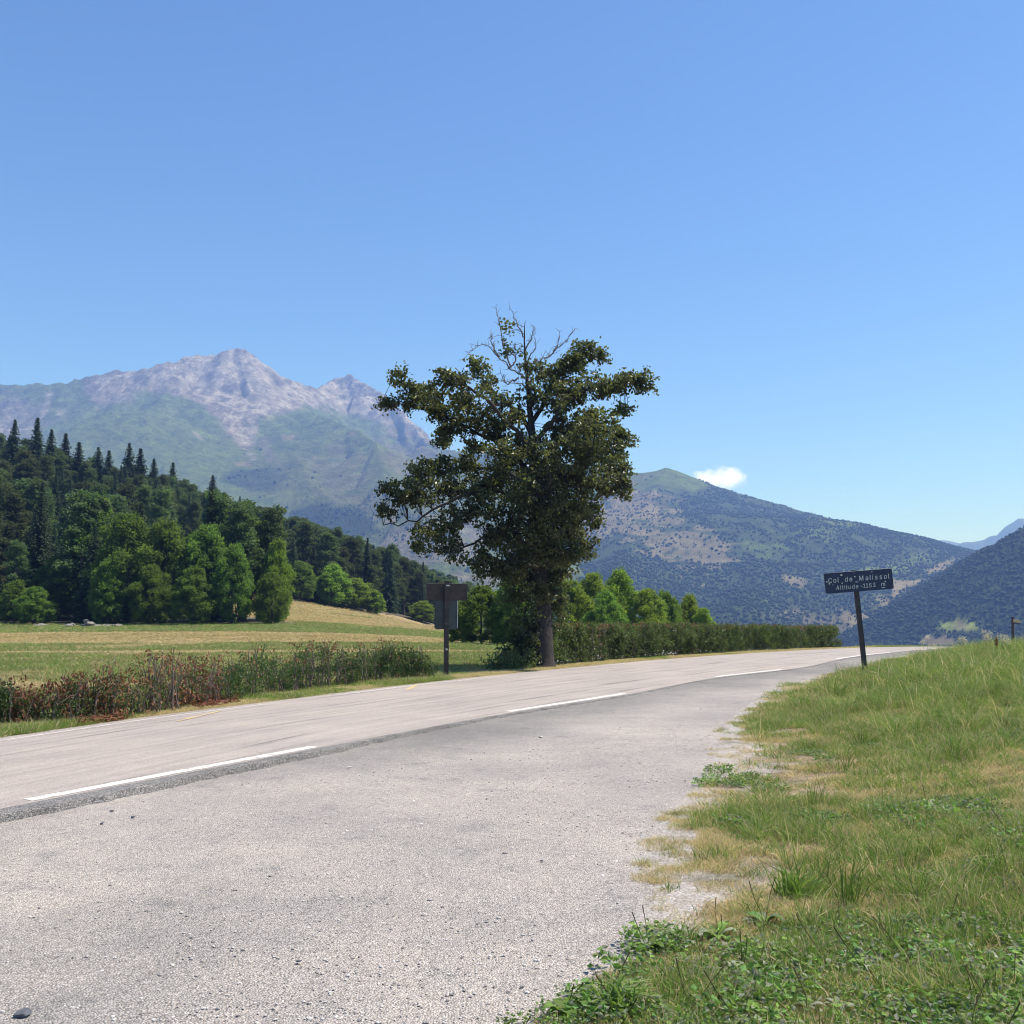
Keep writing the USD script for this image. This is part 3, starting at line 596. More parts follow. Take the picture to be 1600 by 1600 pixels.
OPEN = [([(850, 700), (985, 725), (1040, 722), (1110, 757), (1090, 775), (1030, 768), (960, 775), (850, 760)], GRASS * .85, 6, 20, 1), ([(930, 760), (1000, 765), (1060, 785), (1000, 800), (930, 790)], TAN * .75, 8, 70, .7),
        ([(900, 775), (980, 778), (1060, 810), (1130, 850), (1150, 880), (1090, 875), (1000, 850), (940, 845), (880, 830)], TAN, 6, 100, .7), ([(700, 720), (860, 740), (880, 860), (760, 860)], TAN * .85, 10, 50, .8),
        ([(1225, 900), (1265, 905), (1250, 920), (1225, 915)], TAN, 4, 10, .9), ([(1260, 805), (1330, 800), (1340, 815), (1290, 830)], GRASS * 1.0, 5, 50, .6), ([(1170, 830), (1230, 850), (1200, 880), (1160, 860)], GRASS * 1.0, 5, 60, .5),
        ([(1455, 884), (1500, 870), (1480, 890), (1450, 900), (1448, 892)], TAN * .9, 2, 5, 1), ([(1390, 905), (1420, 908), (1445, 905), (1410, 925), (1395, 940), (1392, 920)], TAN, 2, 6, 1), ([(1330, 890), (1400, 880), (1440, 860), (1470, 862), (1420, 890), (1350, 905)], GRASS * 1.5, 5, 20, .5),
        ([(1360, 930), (1385, 930), (1400, 950), (1370, 950)], TAN, 3, 10, .7), ([(1220, 955), (1300, 960), (1340, 985), (1260, 985)], TAN * .8, 5, 30, .6), ([(1310, 950), (1390, 975), (1400, 1000), (1340, 990)], TAN * .9, 4, 14, .8)]
wood_colour = lambda v, f: np.clip(paint(v, WOODS * 1.35, OPEN, 81) * (1 + .5 * (fbm(v * .04, 3, 78) - .5))[:, None], .01, .8)
WV, WF = mountain('wooded_ridge', wood_ridges, -500, 2200, 1000, 4600, 9.0, -45, rough_soft, 15, M['mountain_slope'], wood_colour, 10.0)

# dark hillside, far right ---------------------------------------------
dark_ridges = [(px_ridge([(2100, 650, 1500), (1900, 705, 1500), (1700, 772, 1450), (1600, 826, 1450), (1570, 845, 1480), (1530, 864, 1550), (1505, 875, 1600), (1470, 899, 1650), (1440, 918, 1700), (1405, 942, 1750), (1390, 972, 1800)]), .62, .50, 300, 8)]
MEADOW = [([(1465, 976), (1500, 968), (1512, 972), (1532, 978), (1526, 986), (1490, 988), (1475, 984)], GRASS * [1.9, 1.7, 1.5], 1.5, 4, 1), ([(1490, 972), (1515, 974), (1510, 984), (1492, 984)], TAN * .9, 2, 4, .8), ([(1440, 996), (1475, 993), (1500, 1000), (1495, 1010), (1440, 1010)], TAN * .95, 2, 4, 1)]
dark_colour = lambda v, f: np.clip(paint(v, WOODS * 1.1, MEADOW, 91) * (1 + .5 * (fbm(v * .05, 3, 79) - .5))[:, None], .01, .8)
DV, DF = mountain('dark_hillside', dark_ridges, 60, 2300, 500, 2500, 8.0, -45, lambda x, y, z: rough_soft(x, y, z) * .6, 25, M['mountain_slope'], dark_colour, 8.0)

# blue ridges beyond, valley floor ---------------------------------------
far_col = lambda v, f: np.tile(WOODS * 1.6, (len(v), 1))
mountain('distant_ridge', [(px_ridge([(1250, 880, 8200), (1400, 856, 8200), (1455, 841, 8200), (1480, 843, 8200), (1502, 848, 8200), (1560, 870, 8200)]), .6, .5, 500, 60)], 1800, 5200, 6900, 9300, 32.0, -45, lambda x, y, z: (fbm(np.stack([x, y, z], -1) * .003, 5, 5) - .5) * 50, 35, M['mountain_slope'], far_col)
mountain('distant_mountain', [(px_ridge([(1440, 900, 6500), (1490, 856, 6500), (1505, 845, 6500), (1535, 838, 6500), (1548, 832, 6500), (1558, 835, 6500), (1572, 822, 6500), (1592, 809, 6500), (1640, 812, 6500), (1700, 790, 6500), (1800, 800, 6500)]), .8, .55, 500, 70)], 1800, 5200, 5300, 7600, 28.0, -45, lambda x, y, z: (fbm(np.stack([x, y, z], -1) * .004, 5, 6) - .5) * 60, 36, M['mountain_slope'], far_col)
vx, vy = np.linspace(-9000, 11000, 60), np.linspace(-3000, 18000, 60); X, Y = np.meshgrid(vx, vy, indexing='ij')
vv = np.stack([X, Y, 0 * X - 48], -1).reshape(-1, 3)
val = tag(usdkit.mesh(stage, '/World/valley_floor', (vv, gridfaces(60, 60)), M['mountain_slope'], True), kind='structure'); attr(val, 'tint', np.tile(WOODS * 1.6, (len(vv), 1)), True)

# ------------------------------------------------------------------ haze
hz = trimesh.creation.box(bounds=[(-9500, -3500, -110), (11500, 18500, 1060)])
M['haze'] = usdkit.material(stage, '/World/Looks/haze', {'v': ('principled_volume', dict(color=(.25, .43, 1.0), absorption_color=(1.0, 1.0, 1.0), density=1.85e-4, anisotropy=.1))}, [], volume='v.volume')
tag(usdkit.mesh(stage, '/World/haze', hz, M['haze']), kind='stuff')

# ------------------------------------------------------------------ tree kinds for the woods
def crown_leaves(rng, lobes, per, n, L, Wd, sig, shell=(.72, 1.05), upbias=.35):
    cs, dirs = [], []
    for (c, r) in lobes:
        d = unit(rng.normal(size=(per, 3)) + [0, 0, upbias]); p = np.asarray(c) + d * np.asarray(r) * rng.uniform(*shell, (per, 1))
        q = np.repeat(p, n, 0) + rng.normal(size=(per * n, 3)) * sig
        cs.append(q); dirs.append(np.repeat(d, n, 0) * .8 + rng.normal(size=(per * n, 3)) * .8 + [0, 0, .15])
    c, d = np.vstack(cs), np.vstack(dirs); k = rng.uniform(.7, 1.25, len(c))
    return leaves(rng, c, d, L * k, Wd * k)


def broad_tree(seed, low=.9, wide=1.0, dens=1.0):             # ten metres tall
    rng = np.random.default_rng(seed); lobes = []
    for i in range(34):
        h = low + .3 + (8.9 - low - .3) * (i + rng.random()) / 34; prof = math.sin(math.pi * min(1, max(.08, (h - low + 1.6) / (10.6 - low)))) ** .7
        a = i * 2.4 + rng.uniform(-.4, .4); rad = wide * 2.7 * prof * rng.uniform(.55, 1.0)
        r = rng.uniform(.55, 1.15); lobes.append(((math.cos(a) * rad, math.sin(a) * rad, h), np.array([r, r, r * .85])))
    lobes.append(((rng.uniform(-.5, .5), rng.uniform(-.5, .5), 8.9), np.array([1.0, 1.0, 1.0])))
    trunk = [tube(jitter_path(rng, (0, 0, -.4), (0, 0, 7.5), 7, .25), np.linspace(.2, .05, 7), 6)]
    for c, r in lobes[:9]:
        z0 = max(.8, c[2] * .55); trunk.append(tube(jitter_path(rng, (0, 0, z0), c, 5, .3), np.linspace(.075, .02, 5), 4))
    return cat_mesh(trunk), crown_leaves(rng, lobes, int(30 * dens), 19, .24, .165, .17)


def spruce_tree(seed, lean=0.0, ragged=.25):                  # ten metres tall
    rng = np.random.default_rng(seed); c, d, L = [], [], []; br = []
    for h in np.r_[np.arange(.5, 6, .26), np.arange(6, 9.95, .20)]:
        R = 2.0 * (1 - h / 10.0) ** .95 + .03
        for a in rng.uniform(0, 6.28) + np.arange(8) * .785 + rng.normal(size=8) * .15:
            R2 = R * rng.uniform(1 - ragged, 1.12); o = np.array([math.cos(a), math.sin(a), 0]); s = np.array([-o[1], o[0], 0])
            for t in np.linspace(.25, 1.0, 2 + int(R2 * 2.6)):
                p = o * R2 * t + [0, 0, h - .30 * R2 * t * t + .12 * t]
                for sgn in (-1.2, -.4, .4, 1.2):
                    c.append(p + s * sgn * .16 * R2 * (1.15 - t) + rng.normal(size=3) * .04); d.append(o * .9 + s * sgn * .7 + [0, 0, -.35 + rng.normal() * .2]); L.append(.13 + .34 * R2 ** .8 * (1.25 - t))
    c, d, L = np.array(c), np.array(d), np.array(L)
    return tube([(0, 0, -.4), (0, 0, 5), (0, 0, 10)], [.17, .1, .01], 5), leaves(rng, c, d, L, L * .55, fold=.15)


def pine_tree(seed):                                          # ten metres tall, irregular, rounder top
    rng = np.random.default_rng(seed); lobes = []; tr = [tube(jitter_path(rng, (0, 0, -.4), (0, 0, 9.3), 8, .35), np.linspace(.19, .03, 8), 5)]
    for i in range(24):
        h = 2.4 + 7.2 * (i / 23) ** .8; R = 1.55 * (1 - (h / 10.4) ** 1.7) + .10; a = i * 2.4 + rng.uniform(-.5, .5); rad = R * rng.uniform(.45, 1.0)
        p = (math.cos(a) * rad, math.sin(a) * rad, h); lobes.append((p, np.array([.62, .62, .34]) * rng.uniform(.75, 1.25)))
        tr.append(tube(jitter_path(rng, (0, 0, h - .4), p, 4, .1), np.linspace(.05, .015, 4), 3))
    return cat_mesh(tr), crown_leaves(rng, lobes, 18, 12, .26, .11, .12, shell=(.5, 1.05), upbias=.6)


def make_kind(name, parts, mat):
    k = kindprim(name); obj('trunk', parts[0], M['forest_bark'], k, 30); obj('crown', parts[1], mat, k)
    return k.GetPath()


BROAD = [broad_tree(s, low, w) for s, low, w in ((1, .7, 1.0), (2, .5, 1.15), (3, .8, .9))]
SPRUCE = [spruce_tree(11, ragged=.42), spruce_tree(12, ragged=.55)]; PINE = [pine_tree(s) for s in (21, 22, 23)]
K_BROAD = [make_kind(f'broad_{i}', b, M['broad_leaf']) for i, b in enumerate(BROAD)]; K_BRIGHT = [make_kind(f'bright_{i}', b, M['bright_leaf']) for i, b in enumerate(BROAD)]
K_SPRUCE = [make_kind(f'spruce_{i}', b, M['spruce_leaf']) for i, b in enumerate(SPRUCE)]; K_PINE = [make_kind(f'pine_{i}', b, M['pine_leaf']) for i, b in enumerate(PINE)]


def foot(px, Yd):
    x = P(px, 965, Yd)[0]; return np.array([x, Yd, float(zground(np.array([x]), np.array([Yd]))[0])])


rngp = np.random.default_rng(77)
blockers = []


def edge_tree(name, px, top, Yd, wpx, kinds, label, cat='tree', group=None, i=0):
    b = foot(px, Yd); H = P(px, top, Yd)[2] - b[2]; wid = wpx * Yd / 1600 / 6.6
    thing(name, label, cat, b - [0, 0, .1], rngp.uniform(0, 6.28), group, (wid, wid, H / 9.9), kinds[i % len(kinds)]); blockers.append((px, top, Yd, wpx))


EDGE = [(142, 775, 120, 110, 0, 'tall dark green broadleaf tree at the forest edge behind the stone pile'), (196, 800, 113, 120, 0, 'broad green tree with a full crown just right of the stone pile'),
        (168, 868, 110, 70, 0, 'lower dark broadleaf tree in front of the forest beside the stone pile'), (258, 812, 113, 105, 0, 'rounded green tree in the middle of the leafy forest edge'), (234, 880, 109, 70, 0, 'low leafy tree filling the forest edge between two taller rounded ones'),
        (318, 818, 114, 110, 0, 'large green tree left of the bright topped tree at the forest edge'), (300, 885, 108, 80, 0, 'low dark tree at the foot of the forest edge above the field'), (402, 812, 122, 88, 1, 'tallest bright yellow green tree rising from the forest edge'),
        (362, 848, 110, 80, 0, 'dark shadowed tree beside the bright green tree at the field corner'), (430, 842, 116, 62, 1, 'bright green tree at the right hand corner of the leafy forest edge'), (424, 893, 110, 58, 0, 'low dark rounded tree at the corner where field meets forest'),
        (470, 876, 188, 60, 0, 'mid green tree beyond the mown slope right of the forest corner'), (520, 880, 192, 66, 1, 'bright rounded tree at the top of the mown slope'), (556, 902, 196, 62, 1, 'bright green spreading tree on the skyline of the mown slope'), (586, 922, 196, 40, 1, 'small bright green tree at the right end of the slope top row'),
        (660, 938, 204, 52, 1, 'small bright green bush seen left of the brown back turned sign'), (500, 905, 200, 50, 0, 'dark green tree half hidden behind the bright slope trees'),
        (22, 905, 112, 60, 0, 'bushy dark green tree at the left end of the forest edge'), (85, 870, 118, 90, 0, 'dark broadleaf tree above the left end of the stone pile'), (52, 915, 110, 60, 0, 'low dark shrubby tree behind the left part of the stone pile')]
for i, (px, top, Yd, w, k, lab) in enumerate(EDGE): edge_tree('broadleaf_tree', px, top, Yd, w, (K_BROAD, K_BRIGHT)[k], lab, i=i)
for i, (px, top, Yd, w, k, lab) in enumerate([(893, 905, 92, 78, 1, 'green tree directly right of the roadside tree trunk behind the trimmed hedge'), (928, 893, 96, 74, 1, 'bright green tree with a high crown behind the trimmed hedge'), (968, 888, 98, 72, 1, 'tallest leafy tree of the clump behind the trimmed hedge'), (948, 922, 88, 70, 0, 'low full tree in front of the tallest one behind the hedge'),
        (1010, 918, 96, 70, 1, 'wide green tree in the middle of the clump behind the hedge'), (1042, 922, 102, 62, 0, 'rounded green tree next to the last one behind the hedge'), (1078, 928, 104, 56, 1, 'tall narrow tree near the right end of the clump behind the hedge'), (1100, 948, 100, 44, 1, 'lowest tree ending the clump at the right behind the hedge')]):
    edge_tree('broadleaf_tree', px, top, Yd, w * 1.12, (K_BROAD, K_BRIGHT)[k], lab, i=i)
for i, (px, top, Yd, w, lab) in enumerate([(752, 912, 72, 78, 'spreading leafy tree in the field between the brown sign and the roadside tree'), (800, 900, 70, 78, 'dark shaded tree in the field just behind the roadside trunk'), (726, 935, 76, 60, 'low field tree just right of the brown sign')]):
    edge_tree('broadleaf_tree', px, top, Yd, w * 1.1, K_BROAD, lab, i=i + 1)

# conifers on the hillside: spires named one by one, then the wood
SPIRES = [(8, 655, 215, 'tall spruce spire cut by the left edge of the picture'), (44, 652, 222, 'highest dark spruce spire on the left skyline'), (67, 670, 226, 'spruce spire just right of the highest one on the left skyline'), (90, 676, 230, 'pointed spruce between two taller spires on the left skyline'), (143, 698, 240, 'lone thin spruce spire standing clear above the skyline wood'),
          (160, 703, 240, 'second thin spruce of the clear standing skyline pair'), (192, 692, 248, 'taller spruce spire of the middle skyline group'), (210, 700, 250, 'bushy spruce beside the taller spire of the middle skyline group'), (232, 716, 258, 'short spruce closing the middle skyline group'), (262, 722, 268, 'small rounded skyline spruce left of the forest slope bend'), (326, 742, 292, 'small spruce spire low on the descending skyline'), (112, 690, 232, 'dark spruce filling the dip between skyline spires')]
for i, (px, top, Yd, lab) in enumerate(SPIRES):
    b = foot(px, Yd); H = P(px, top, Yd)[2] - b[2]; w_ = rngp.uniform(1.2, 1.7)
    thing('spruce_tree', lab, 'tree', b - [0, 0, .2], rngp.uniform(0, 6.28), None, (H / 10 * w_, H / 10 * w_, H / 9.95), K_SPRUCE[i % 2])
gx_, gy_ = np.meshgrid(np.arange(-215, 30, 4.7), np.arange(96, 560, 5.0), indexing='ij')
tp = np.stack([gx_.ravel(), gy_.ravel()], 1) + rngp.uniform(-2.4, 2.4, (gx_.size, 2))
tp = tp[poly_sd(tp[:, 0], tp[:, 1], FOREST) > 1.5]
tz = zground(tp[:, 0], tp[:, 1]); big = smooth(560, 200, tp[:, 1]); th = rngp.uniform(.62, 1.22, len(tp)) * (8.0 + 5.0 * big); tkind = rngp.random(len(tp)) < .05 + .22 * (tp[:, 1] < 270)
qx, qy = project(np.stack([tp[:, 0], tp[:, 1], tz + th], 1)); _, qb = project(np.stack([tp[:, 0], tp[:, 1], tz], 1))
sky_y = np.interp(qx, [0, 45, 110, 140, 200, 260, 350, 460, 580, 700, 760, 840], [658, 668, 700, 712, 712, 727, 762, 798, 832, 882, 910, 938])   # the photograph's tree line: shorten what would stand above it
over = qy < sky_y; th = np.where(over, th * np.clip(1 - (sky_y - qy) / np.maximum(qb - qy, 1), .35, 1), th)
qx, qy = project(np.stack([tp[:, 0], tp[:, 1], tz + th], 1))
inview = (qx > -30) & (qx < 860); edge_gap = np.ones(len(tp), bool)
order = np.argsort(tp[:, 1]); seen = np.zeros((340, 340), bool); vis = np.zeros(len(tp))
for k in order:
    if not inview[k]: continue
    wpx = th[k] * .32 * 1600 / tp[k, 1] * .5
    a0, a1, b0, b1 = int(max(0, qx[k] - wpx * .6) / 4), int(min(1359, qx[k] + wpx * .6) / 4) + 1, int(max(0, qy[k]) / 4), int(min(1359, qb[k]) / 4) + 1
    win = seen[b0:b1, a0:a1]; vis[k] = (~win).sum(); seen[b0:b1, a0:a1] = True
for (px, top, Yd, w) in blockers:
    hid = (np.abs(qx - px) < w * .38) & (tp[:, 1] > Yd) & (qy > top + 22); vis[hid] = 0
vis[~inview] = 0
cand = np.argsort(-vis)[:290]; cand = cand[vis[cand] >= 2]
for k in cand:
    fat = 1.0 if tkind[k] else 1.25 + .45 * float(smooth(220, 300, tp[k, 1])); sp = tkind[k]; kinds = K_SPRUCE if sp else K_PINE; s = th[k] / 10
    if sp: lab, grp, nm = 'dark pointed spruce among the conifers covering the left hillside', 'spruces covering the left hillside', 'spruce_tree'
    else: lab, grp, nm = 'dull green rounded pine among the conifers covering the left hillside', 'pines covering the left hillside', 'pine_tree'
    thing(nm, lab, 'tree', (tp[k, 0], tp[k, 1], tz[k] - .2), rngp.uniform(0, 6.28), grp, (s * fat * rngp.uniform(.9, 1.2), s * fat * rngp.uniform(.9, 1.2), s), kinds[int(rngp.integers(len(kinds)))])
rest = np.setdiff1d(np.where((qx > -250) & (qx < 900))[0], cand)
scatter('hillside_wood', [('spruce_crown', SPRUCE[0][1], M['spruce_leaf']), ('pine_crown', PINE[0][1], M['pine_leaf']), ('pine_crown', PINE[1][1], M['pine_leaf'])], np.column_stack([tp[rest], tz[rest] - .2]), np.where(tkind[rest], 0, rngp.integers(1, 3, len(rest))), rngp.uniform(0, 6.28, len(rest)), np.stack([th[rest] / 10 * (1 + .6 * ~tkind[rest] * smooth(200, 300, tp[rest, 1]))] * 2 + [th[rest] / 10], 1),
        'conifers deeper in the left hillside wood, seen between the nearer trees', 'forest')

# far woods: small trees by the thousand on the mountain slopes
def far_conifer(seed):
    rng = np.random.default_rng(seed); parts = []
    for z0, z1, r in ((.05, .5, .19), (.3, .75, .14), (.55, 1.0, .085)):
        a = np.arange(6) / 6 * 6.283 + rng.uniform(0, 1); rr = r * rng.uniform(.75, 1.2, 6)
        v = np.vstack([np.stack([np.cos(a) * rr, np.sin(a) * rr, z0 + rng.uniform(-.04, .04, 6)], 1), [[0, 0, z1]]]); parts.append((v, [[i, (i + 1) % 6, 6] for i in range(6)]))
    return cat_mesh(parts)


def far_broad(seed):
    m = trimesh.creation.icosphere(1, 1.0); v = np.array(m.vertices); v *= (.62 + .75 * noise(v * 1.7, seed))[:, None] * [.36, .36, .42]; v[:, 2] += .5
    return v, np.array(m.faces)


FARP = [('conifer', far_conifer(1), M['far_leaf']), ('conifer', far_conifer(2), M['far_leaf']), ('broadleaf', far_broad(3), M['far_leaf']), ('broadleaf', far_broad(4), M['far_leaf'])]


def far_wood(name, v, f, dens, hlo, hhi, conifer, seed, label, n):
    """Trees spread over a far slope by area; dens(points, px, py) gives the share that grows there."""
    rng = np.random.default_rng(seed); tri = v[f]; area = .5 * np.linalg.norm(np.cross(tri[:, 1] - tri[:, 0], tri[:, 2] - tri[:, 0]), axis=1)
    k = rng.choice(len(f), n, p=area / area.sum()); a, b = rng.random(n), rng.random(n); fl = a + b > 1; a, b = np.where(fl, 1 - a, a), np.where(fl, 1 - b, b)
    p = tri[k, 0] + a[:, None] * (tri[k, 1] - tri[k, 0]) + b[:, None] * (tri[k, 2] - tri[k, 0]); px, py = project(p)
    ok = (px > -60) & (px < 1680) & (py < 1030) & (rng.random(n) < dens(p, px, py)); p = p[ok]; n = len(p); h = rng.uniform(hlo, hhi, n)
    idx = np.where(rng.random(n) < conifer, rng.integers(0, 2, n), rng.integers(2, 4, n))
    sc = np.stack([h * np.where(idx > 1, 1.25, 1.2), h * np.where(idx > 1, 1.25, 1.2), h * .8], 1)
    return scatter(name, FARP, p - [0, 0, .4], idx, rng.uniform(0, 6.28, n), sc, label, 'forest'), n


def inside(px, py, polys, rag=0, n=0): return np.max([smooth(-3, 3, poly_sd(px, py, q) + rag * n) for q in polys], 0)


def dens_wood(p, px, py):
    n = fbm(p * .010, 4, 5) - .5; n2 = fbm(p * .035, 3, 6) - .5
    d = np.full(len(p), .95); top = inside(px, py, [OPEN[0][0]], 14, n * 2); d = d * (1 - .96 * top)
    for poly, c, s, rag, share in OPEN[1:]: d *= 1 - .93 * smooth(-4, 4, poly_sd(px, py, poly) + rag * (n * 1.8 + n2)) * min(1, share + .1)
    d *= np.where((py < 880) & (px < 1450), smooth(-.24, .10, n + n2 * .8), smooth(-.42, -.1, n + n2 * .5))
    return d


def dens_dark(p, px, py):
    d = np.ones(len(p))
    for poly, c, s, rag, share in MEADOW: d *= 1 - smooth(-2, 2, poly_sd(px, py, poly))
    return d


def dens_rock(p, px, py):
    n = fbm(p * .011, 4, 15) - .5; n2 = fbm(p * .04, 3, 16) - .5
    d = .009 * smooth(640, 700, py) + .12 * smooth(690, 780, py) * smooth(-.1, .2, n + n2) + .10 * smooth(760, 830, py)
    d += .6 * inside(px, py, [[(480, 785), (560, 792), (600, 835), (500, 850), (450, 800)]], 12, n) + .35 * inside(px, py, [[(360, 735), (420, 728), (440, 745), (400, 765), (350, 752)]], 25, n * 2) + .3 * inside(px, py, [[(560, 770), (620, 780), (700, 840), (740, 900), (600, 850)]], 30, n * 2)
    return np.clip(d * (1 - .9 * inside(px, py, [ROCKZONE], 10, n)), 0, 1)


nf = [far_wood('ridge_forest', WV, WF, dens_wood, 3.6, 7.2, .6, 3, 'blue green mixed forest covering the wooded ridge on the right', 280000)[1],
      far_wood('hillside_forest', DV, DF, dens_dark, 3.2, 7, .7, 4, 'dark dense forest covering the steep hillside at far right', 110000)[1],
      far_wood('mountain_trees', RV, RF, dens_rock, 5, 10, .8, 5, 'scattered small trees dotting the green slopes of the rocky mountain', 90000)[1]]
print('far trees', nf)

# ------------------------------------------------------------------ the roadside tree
def solve_foot(px, py):
    """Where the ray through px, py meets the ground."""
    a, b = 4.0, 95.0
    for n in (46, 40):
        Ys = np.linspace(a, b, n); q = P(np.full(n, px), np.full(n, py), Ys); k = np.argmax(q[:, 2] < zground(q[:, 0], q[:, 1])); a, b = Ys[max(k - 1, 0)], Ys[k]
    return q[k]


TB = solve_foot(850, 1043); TY = TB[1]
tloc = TB - [0, 0, .06]


def T(cx, cy, d=0.0):                                         # crop units of the tree's own drawing: 119 to the metre
    return P(550 + np.asarray(cx, float) / 2.462, 450 + np.asarray(cy, float) / 2.462, TY + np.asarray(d, float)) - tloc


rt = np.random.default_rng(5)
tree = thing('roadside_tree', 'large dark broadleaf tree with bare dead top branches standing beside the road', 'tree', tloc)


def path(pts, n=5):
    pts = np.array([T(*p) for p in pts]); s = np.linspace(0, 1, len(pts)); t = np.linspace(0, 1, n * (len(pts) - 1) + 1)
    return CubicSpline(s, pts)(t)


trunk = path([(738, 1475, 0), (736, 1400, 0), (736, 1300, 0), (731, 1150, .05), (722, 1000, .1), (712, 850, .05), (703, 700, 0), (692, 560, .05), (681, 430, .1), (672, 330, .1), (664, 230, .05), (666, 125, 0)], 4)
trad = np.interp(np.linspace(0, 1, len(trunk)), [0, .04, .12, .3, .5, .7, .85, 1], [.55, .41, .345, .295, .20, .10, .05, .008]); trad *= 1 + .10 * (noise(trunk * 2.2, 4) - .5)
tv_, tf_ = tube(trunk, trad, 12); tv_ = tv_ + (fbm(tv_ * 4, 3, 6) - .5)[:, None] * .06 * np.array([1, 1, 0]); obj('trunk', (tv_, tf_), M['bark'], tree, True)
LIMBS = [[(712, 840, 0), (600, 790, -.6), (500, 775, -1.2), (380, 822, -1.6), (250, 888, -1.8), (120, 912, -1.9)], [(706, 740, 0), (620, 640, .3), (540, 580, .5), (420, 520, .6), (300, 470, .5), (115, 440, .3)], [(700, 640, 0), (600, 520, -.8), (500, 420, -1.4), (400, 370, -1.6), (345, 310, -1.6)],
         [(694, 570, 0), (610, 450, .5), (520, 380, .8), (480, 300, .9)], [(703, 700, 0), (800, 600, .9), (900, 520, 1.5), (1060, 570, 1.9)], [(698, 600, 0), (800, 470, -.8), (900, 395, -1.2), (1020, 365, -1.3), (1150, 380, -1.2)], [(690, 520, 0), (760, 390, .3), (840, 290, .5), (950, 235, .5)],
         [(715, 880, 0), (800, 800, -1), (900, 760, -1.7), (1050, 760, -2)], [(722, 980, 0), (800, 900, .8), (880, 880, 1.3), (930, 920, 1.5)], [(722, 1000, 0), (640, 960, -.5), (560, 930, -1), (440, 1000, -1.5), (260, 990, -1.8)], [(712, 850, 0), (680, 760, 2), (640, 700, 3.2)], [(712, 850, 0), (740, 780, -2), (780, 730, -3)],
         [(728, 1090, 0), (620, 1060, -1), (520, 1060, -1.4), (460, 1090, -1.6)], [(728, 1080, 0), (780, 1040, -1), (830, 1030, -1.4)], [(705, 760, 0), (560, 700, 1.5), (430, 690, 2.4), (330, 700, 2.6)], [(730, 1140, 0), (800, 1090, .8), (900, 1010, 1.2), (945, 985, 1.2)]]
nodes = [trunk[6:]]
for L_ in LIMBS:
    p = path(L_, 4); p[1:-1] += rt.normal(size=(len(p) - 2, 3)) * .05; r0 = .042 + .030 * min(3.0, np.linalg.norm(p[-1] - p[0])) * .6
    obj('limb', tube(p, np.linspace(r0, .014, len(p)), 7), M['bark'], tree, True); nodes.append(p[3:])
DEAD = [[(672, 350, .1), (645, 330, 0), (600, 300, -.2), (545, 243, -.4), (490, 222, -.5), (430, 285, -.6)], [(610, 300, -.2), (585, 220, -.1), (570, 150, 0), (553, 82, 0)], [(675, 345, .1), (720, 290, .3), (770, 250, .5), (815, 215, .6), (852, 155, .6)], [(680, 390, .1), (640, 365, -.3), (585, 355, -.5)], [(664, 250, .05), (690, 190, .1), (700, 160, .1)],
        [(665, 190, .05), (640, 150, -.1), (612, 85, -.1)], [(740, 270, .4), (780, 240, .7), (800, 165, .8)], [(560, 262, -.4), (540, 215, -.5), (535, 185, -.5)], [(700, 320, .2), (745, 330, .5), (760, 300, .6)], [(600, 310, -.2), (630, 260, 0), (622, 215, 0)], [(640, 345, 0), (590, 365, -.2), (575, 330, -.2)], [(660, 300, 0), (690, 255, -.3), (712, 205, -.4)]]
for D_ in DEAD:
    p = path(D_, 4); p[1:] += rt.normal(size=(len(p) - 1, 3)) * .035; ms = [tube(p, np.linspace(.034, .008, len(p)), 5)]
    for k in range(2, len(p)):
        for _ in range(2):
            e = p[k] + unit(rt.normal(size=3) * [1, .7, 1] + [0, 0, .9] + (p[-1] - p[0]) * .3) * rt.uniform(.10, .34); ms.append(tube(jitter_path(rt, p[k], e, 4, .05), [.011, .009, .007, .004], 3))
    obj('dead_branch', cat_mesh(ms), M['dead_wood'], tree, True)
